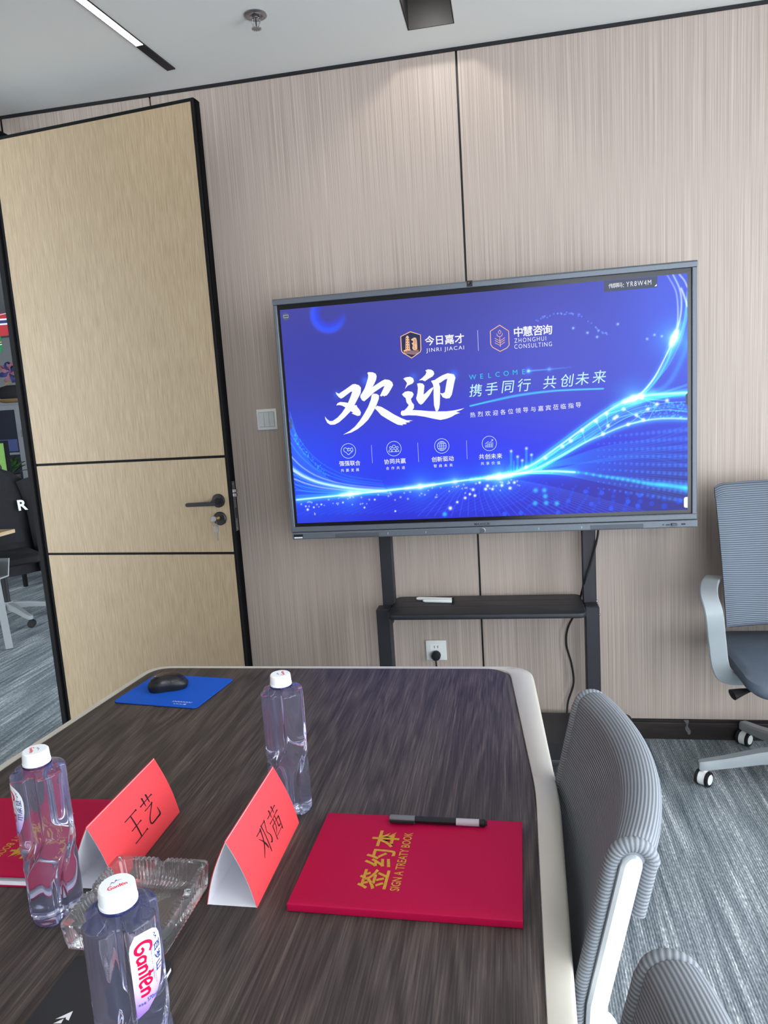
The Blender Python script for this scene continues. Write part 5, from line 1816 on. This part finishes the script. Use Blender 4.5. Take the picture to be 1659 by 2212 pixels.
for j in range(NZ + 1):
    t_ = j / NZ
    k_ = 0.35 if j in (0, NZ) else 1.0
    ring = [backpt(-1 + 2 * i / NS, t_, -0.013 * k_) for i in range(NS + 1)] + [backpt(1 - 2 * i / NS, t_, 0.013 * k_) for i in range(NS + 1)]
    R.append(ring)
bo = obj('backrest', MB().rings(R), M['ribsdark'], oc_, True, angle=60)
cloth_attr(bo, [0.5 * j / NZ + 0.03 * (1 - abs(i % (NS + 1) * 2 / NS - 1) ** 2) * (1 - j / NZ) ** 2 for j in range(NZ + 1) for i in range(2 * NS + 2)])
sp3 = MB().strap([(0, 0.02, 0.44), (0, 0.13, 0.47), (0, 0.165, 0.56), (0, 0.185, 0.72)], 0.07, 0.022, (1, 0, 0))
obj('back_support', sp3, M['chairgrey'], oc_, True)
R = []
for z, k_, dy in ((0.440, 0.86, -0.01), (0.446, 0.93, -0.005), (0.460, 0.99, 0), (0.476, 1.0, 0), (0.492, 0.985, 0), (0.502, 0.93, 0)):
    ring = []
    for a, b in rr(-0.262, 0.262, -0.245, 0.21, 0.06, 8):
        drop = 0.03 * max(0, (-b - 0.10) / 0.15) ** 2
        ring.append((a * k_, b * k_ + dy, z - drop))
    R.append(ring)
obj('seat', MB().rings(R), M['seat'], oc_, True)
for s in (-1, 1):
    am = MB().strap([(s * 0.262, 0.155, 0.718), (s * 0.305, 0.04, 0.722), (s * 0.340, -0.09, 0.716), (s * 0.338, -0.140, 0.672), (s * 0.322, -0.118, 0.57), (s * 0.302, -0.09, 0.47), (s * 0.262, -0.07, 0.424), (s * 0.15, -0.06, 0.412)],
                    0.056, 0.013, (1, 0, 0), 7)
    obj('armrest', am, M['chairgrey'], oc_, True, angle=40)
obj('tilt_mechanism', MB().box(-0.11, 0.11, -0.13, 0.10, 0.375, 0.425), M['rubber'], oc_, bevel=(0.01, 2))
lv = MB().tube([(-0.10, -0.13, 0.420), (-0.24, -0.16, 0.418)], 0.005, 8)
lv.tube([(-0.225, -0.155, 0.420), (-0.252, -0.16, 0.416), (-0.288, -0.168, 0.408)], [0.006, 0.014, 0.024], 12, 3, flat=(1, 0.7))
obj('height_lever', lv, M['rubber'], oc_, True)
obj('gas_column', MB().lathe([(0.015, 0.37), (0.015, 0.25), (0.027, 0.25), (0.027, 0.10)], 20, cap=False), M['chrome'], oc_, True)
star(oc_, 0.33, PI)

# ------------------------------------------------------------------ the office beyond the doorway
dk = thing('office_desk', 'pale wood office desk on slanted grey legs beyond the doorway', 'desk', (-3.75, 1.0, 0))
obj('desk_top', MB().box(-0.7, 0.60, -0.75, 0.36, 0.715, 0.74), M['deskwood'], dk, bevel=(0.002, 1))
for xx in (0.52,):
    for y0, y1 in ((-0.30, -0.62), (0.02, 0.30)):
        obj('leg', MB().tube([(xx + 0.14, y1 * 0.25, 0.0), (xx - 0.06, y1 * 0.9, 0.715)], 0.035, 4, flat=(1.0, 0.8)), M['deskgrey'], dk)
obj('leg_rail', MB().box(0.40, 0.46, -0.5, 0.28, 0.66, 0.715), M['deskgrey'], dk)
obj('cable_tray', MB().prism([(-0.10, 0.40), (0.02, 0.40), (0.05, 0.52), (0.04, 0.52), (0.01, 0.41), (-0.09, 0.41), (-0.12, 0.52), (-0.13, 0.52)], lambda a, b, d: (d, a + 0.32, b + 0.02), 0.30, 0.52), M['deskgrey'], dk)

och = thing('task_chair', 'black task chair on casters beside the office desk', 'chair', (-3.53, 1.66, 0), math.radians(50))
R = []
for z, k_ in ((0.44, 0.9), (0.455, 1.0), (0.49, 1.0), (0.505, 0.93)):
    R.append([(a * k_, b * k_, z) for a, b in rr(-0.24, 0.24, -0.24, 0.22, 0.08, 6)])
obj('seat', MB().rings(R), M['jacket'], och, True)
R = []
for j in range(15):
    t_ = j / 14
    z = 0.55 + 0.50 * t_
    wv_ = 0.225 * (1 - 0.45 * max(0, t_ - 0.6) ** 2 / 0.16)
    R.append([(wv_ * math.cos(a), 0.20 + 0.06 * t_ + 0.035 * math.sin(a), z) for a in np.linspace(0, 2 * PI, 24, endpoint=False)])
obj('backrest', MB().rings(R), M['jacket'], och, True)
obj('gas_column', MB().lathe([(0.022, 0.10), (0.022, 0.44)], 14), M['rubber'], och, True)
star(och, 0.30, math.radians(-76), M['deskgrey'], M['rubber'])
# jacket draped over its back
jk = thing('black_jacket', 'black jacket with a white letter R draped over the office chair', 'jacket', (-3.725, 1.83, 0.0), math.radians(50))
R = []
for j in range(22):
    t_ = j / 21
    z = 1.125 - 0.83 * t_
    wv_ = 0.07 + 0.20 * min(1, t_ * 5) ** 0.6 + 0.02 * math.sin(7 * t_) - 0.02 * t_
    dd = 0.05 + 0.05 * min(1, t_ * 3)
    R.append([(0.03 + wv_ * math.copysign(abs(math.cos(a)) ** 0.8, math.cos(a)) + 0.05 * t_, 0.03 + (dd + 0.008 * math.sin(5 * a + 4 * t_)) * math.sin(a), z) for a in np.linspace(0, 2 * PI, 40, endpoint=False)])
obj('body', MB().rings(R), M['jacket'], jk, True)
obj('sleeve', MB().tube([(0.27, -0.03, 1.02), (0.32, -0.05, 0.80), (0.33, -0.06, 0.55), (0.345, -0.07, 0.30)], [0.06, 0.065, 0.06, 0.05], 14, 5), M['jacket'], jk, True)
mb = MB()
put_text(mb, 'R', lambda a, b: (0.225 + a + 0.15 * b, -0.093, 0.83 + b), 0, 0, 0.075, 0.03, shear=-0.2)
obj('lettering', mb, M['offwhite'], jk)

gp = thing('desk_partition', 'lime green desk partition with black edge beyond the doorway', 'partition', (-4.75, 2.72, 0))
obj('panel', MB().box(-0.4, 0.56, -0.012, 0.012, 0.90, 1.285), M['green'], gp)
obj('edge_frame', MB().box(0.56, 0.585, -0.016, 0.016, 0.0, 1.305).box(-0.4, 0.56, -0.016, 0.016, 1.285, 1.305), M['blackframe'], gp)
obj('leg', MB().box(-0.4, -0.37, -0.015, 0.015, 0.0, 0.90), M['blackframe'], gp)
mb = MB()
ribbon(mb, [(0.40, 1.02), (0.43, 1.07), (0.48, 1.08), (0.50, 1.05)], [0.02, 0.06, 0.06, 0.02], lambda a, b: (a, -0.0135, b))
obj('dark_sticker', mb, M['pot'], gp)
bd = thing('back_desk', 'white office desk behind the black jacket', 'desk', (-4.55, 3.1, 0))
obj('desk_top', MB().box(-0.7, 0.75, -0.33, 0.35, 0.845, 0.87), M['white'], bd)
for x in (-0.66, 0.70):
    obj('leg', MB().box(x - 0.02, x + 0.02, -0.3, 0.3, 0.0, 0.845), M['deskgrey'], bd)
pp = thing('paper_stack', 'stack of white papers on the back desk', 'papers', (-4.16, 2.95, 0.87))
for i in range(4):
    o = obj('paper_sheet', MB().box(-0.14, 0.14, -0.105, 0.105, 0.006 * i, 0.006 * i + 0.005), M['whitepaper'], pp)
    o.rotation_euler[2] = 0.2 * i - 0.3


def plant(label, loc, h_, nleaf, spread):
    root = thing('potted_plant', label, 'plant', loc)
    obj('pot', MB().lathe([(0, 0), (0.07, 0), (0.09, 0.11), (0.085, 0.115), (0.078, 0.10), (0, 0.10)], 20, cap=False), M['pot'], root, True)
    for i in range(nleaf):
        a = rnd.random() * 2 * PI
        el = 0.5 + rnd.random() * 0.9
        L_ = h_ * (0.5 + 0.5 * rnd.random())
        mb = MB()
        R = []
        for t_ in np.linspace(0, 1, 6):
            rr_ = spread * t_ * math.cos(el) * 1.3
            z = 0.10 + L_ * (math.sin(el) * t_ - 0.35 * t_ * t_)
            wv_ = 0.028 * math.sin(PI * min(1, t_ * 0.95 + 0.03)) + 0.002
            c, s = math.cos(a), math.sin(a)
            R.append([(rr_ * c - wv_ * s, rr_ * s + wv_ * c, z), (rr_ * c, rr_ * s, z - 0.006), (rr_ * c + wv_ * s, rr_ * s - wv_ * c, z), (rr_ * c, rr_ * s, z - 0.004)])
        mb.rings(R)
        obj('leaf', mb, M['leaf'], root, True)
    return root


plant('leafy potted plant behind the lime green partition', (-4.47, 3.10, 0.87), 0.40, 34, 0.20)

cbn = thing('storage_cabinet', 'grey steel storage cabinet with dark glass doors far in the office', 'cabinet', (-5.9, 4.7, 0))
obj('carcass', MB().box(-0.45, 0.48, 0.0, 0.42, 0.0, 1.70), M['cabinet'], cbn)
for x0 in (-0.43, 0.03):
    dr = obj('door', MB().box(x0, x0 + 0.44, -0.02, 0.0, 0.70, 1.68), M['cabinet'], cbn, bevel=(0.004, 1))
    obj('glass_pane', MB().box(x0 + 0.07, x0 + 0.35, -0.024, -0.018, 0.76, 1.62), M['cabglass'], dr)
    obj('shelf_line', MB().box(x0 + 0.07, x0 + 0.35, -0.027, -0.022, 1.10, 1.125), M['cabinet'], dr)
    obj('binder_row', MB().box(x0 + 0.08, x0 + 0.34, -0.0262, -0.0235, 1.14, 1.28), M['binder'], dr)
    obj('handle', MB().box(x0 + 0.40, x0 + 0.412, -0.04, -0.02, 1.30, 1.38), M['chrome'], dr)
ht = thing('straw_hat', 'beige brimmed hat lying on the grey storage cabinet', 'hat', (-5.66, 4.88, 1.70))
obj('brim', MB().lathe([(0, 0.02), (0.11, 0.02), (0.20, 0.05), (0.21, 0.045), (0.11, 0.008), (0.05, 0.0), (0, 0.0)], 28, cap=False), M['straw'], ht, True)
bgm = thing('black_bag', 'black soft bag sitting on the beige hat atop the cabinet', 'bag', (-5.66, 4.88, 1.745))
R = []
for z, k_ in ((0.0, 0.8), (0.03, 1.0), (0.10, 1.0), (0.15, 0.8), (0.165, 0.4)):
    R.append([(0.17 * k_ * math.cos(a), 0.11 * k_ * math.sin(a), z) for a in np.linspace(0, 2 * PI, 24, endpoint=False)])
obj('bag_body', MB().rings(R), M['jacket'], bgm, True)
obj('strap', MB().tube([(-0.12, 0, 0.14), (-0.06, 0.02, 0.20), (0.06, 0.02, 0.20), (0.12, 0, 0.14)], 0.008, 8, 5), M['straw'], bgm, True)
fb = thing('fabric_bow', 'dusty pink and navy ribbon bow on the black bag', 'bow', (-5.62, 4.84, 1.96))
for i in range(8):
    a = i * PI / 4 + 0.2
    c, s = math.cos(a), math.sin(a)
    lp_ = MB().strap([(0.0, 0, 0.10), (0.07 * c - 0.02 * s, -0.03, 0.10 + 0.07 * s + 0.02 * c), (0.15 * c, 0, 0.10 + 0.12 * s), (0.07 * c + 0.02 * s, 0.03, 0.10 + 0.07 * s - 0.02 * c), (0, 0.005, 0.10)], 0.04, 0.004, (-s, 0.2, c), 5)
    obj('bow_loop', lp_, M['pink'] if i % 2 else M['flagblue'], fb, True)


def flag(label, x, y_, z, h_, w_, bands):
    root = thing('hanging_flag', label, 'flag', (x, y_, z), 0, 'small flags strung across the office')
    y0 = 0.0
    for i, (frac, m) in enumerate(bands):
        y1 = y0 + frac * h_
        R = [[(w_ * (t_ - 0.5), 0.02 * math.sin(6 * t_ + 2), -a + 0.012 * t_) for t_ in np.linspace(0, 1, 9)] for a in (y0, y1)]
        mb = MB()
        mb.rings([r_ + [(p[0], p[1] + 0.003, p[2]) for p in reversed(r_)] for r_ in R])
        obj('flag_band', mb, M[m], root, True)
        y0 = y1
    return root


flag('hanging red flag with a blue and white centre band beyond the doorway', -4.745, 3.6, 2.515, 0.215, 0.17, ((0.24, 'flagred'), (0.07, 'offwhite'), (0.14, 'flagblue'), (0.07, 'offwhite'), (0.48, 'flagred')))
flag('hanging green flag with thin yellow and white bands, lower of the two', -4.95, 3.75, 2.345, 0.18, 0.15, ((0.44, 'flaggreen'), (0.06, 'flagyellow'), (0.06, 'rubber'), (0.06, 'offwhite'), (0.38, 'flaggreen')))
tag(obj('flag_string', MB().tube([(-6.2, 3.59, 2.60), (-4.9, 3.595, 2.522), (-4.6, 3.595, 2.522), (-3.0, 3.59, 2.72)], 0.004, 6, 6), M['offwhite'], None, True), 'thin white string carrying the small flags', 'string')
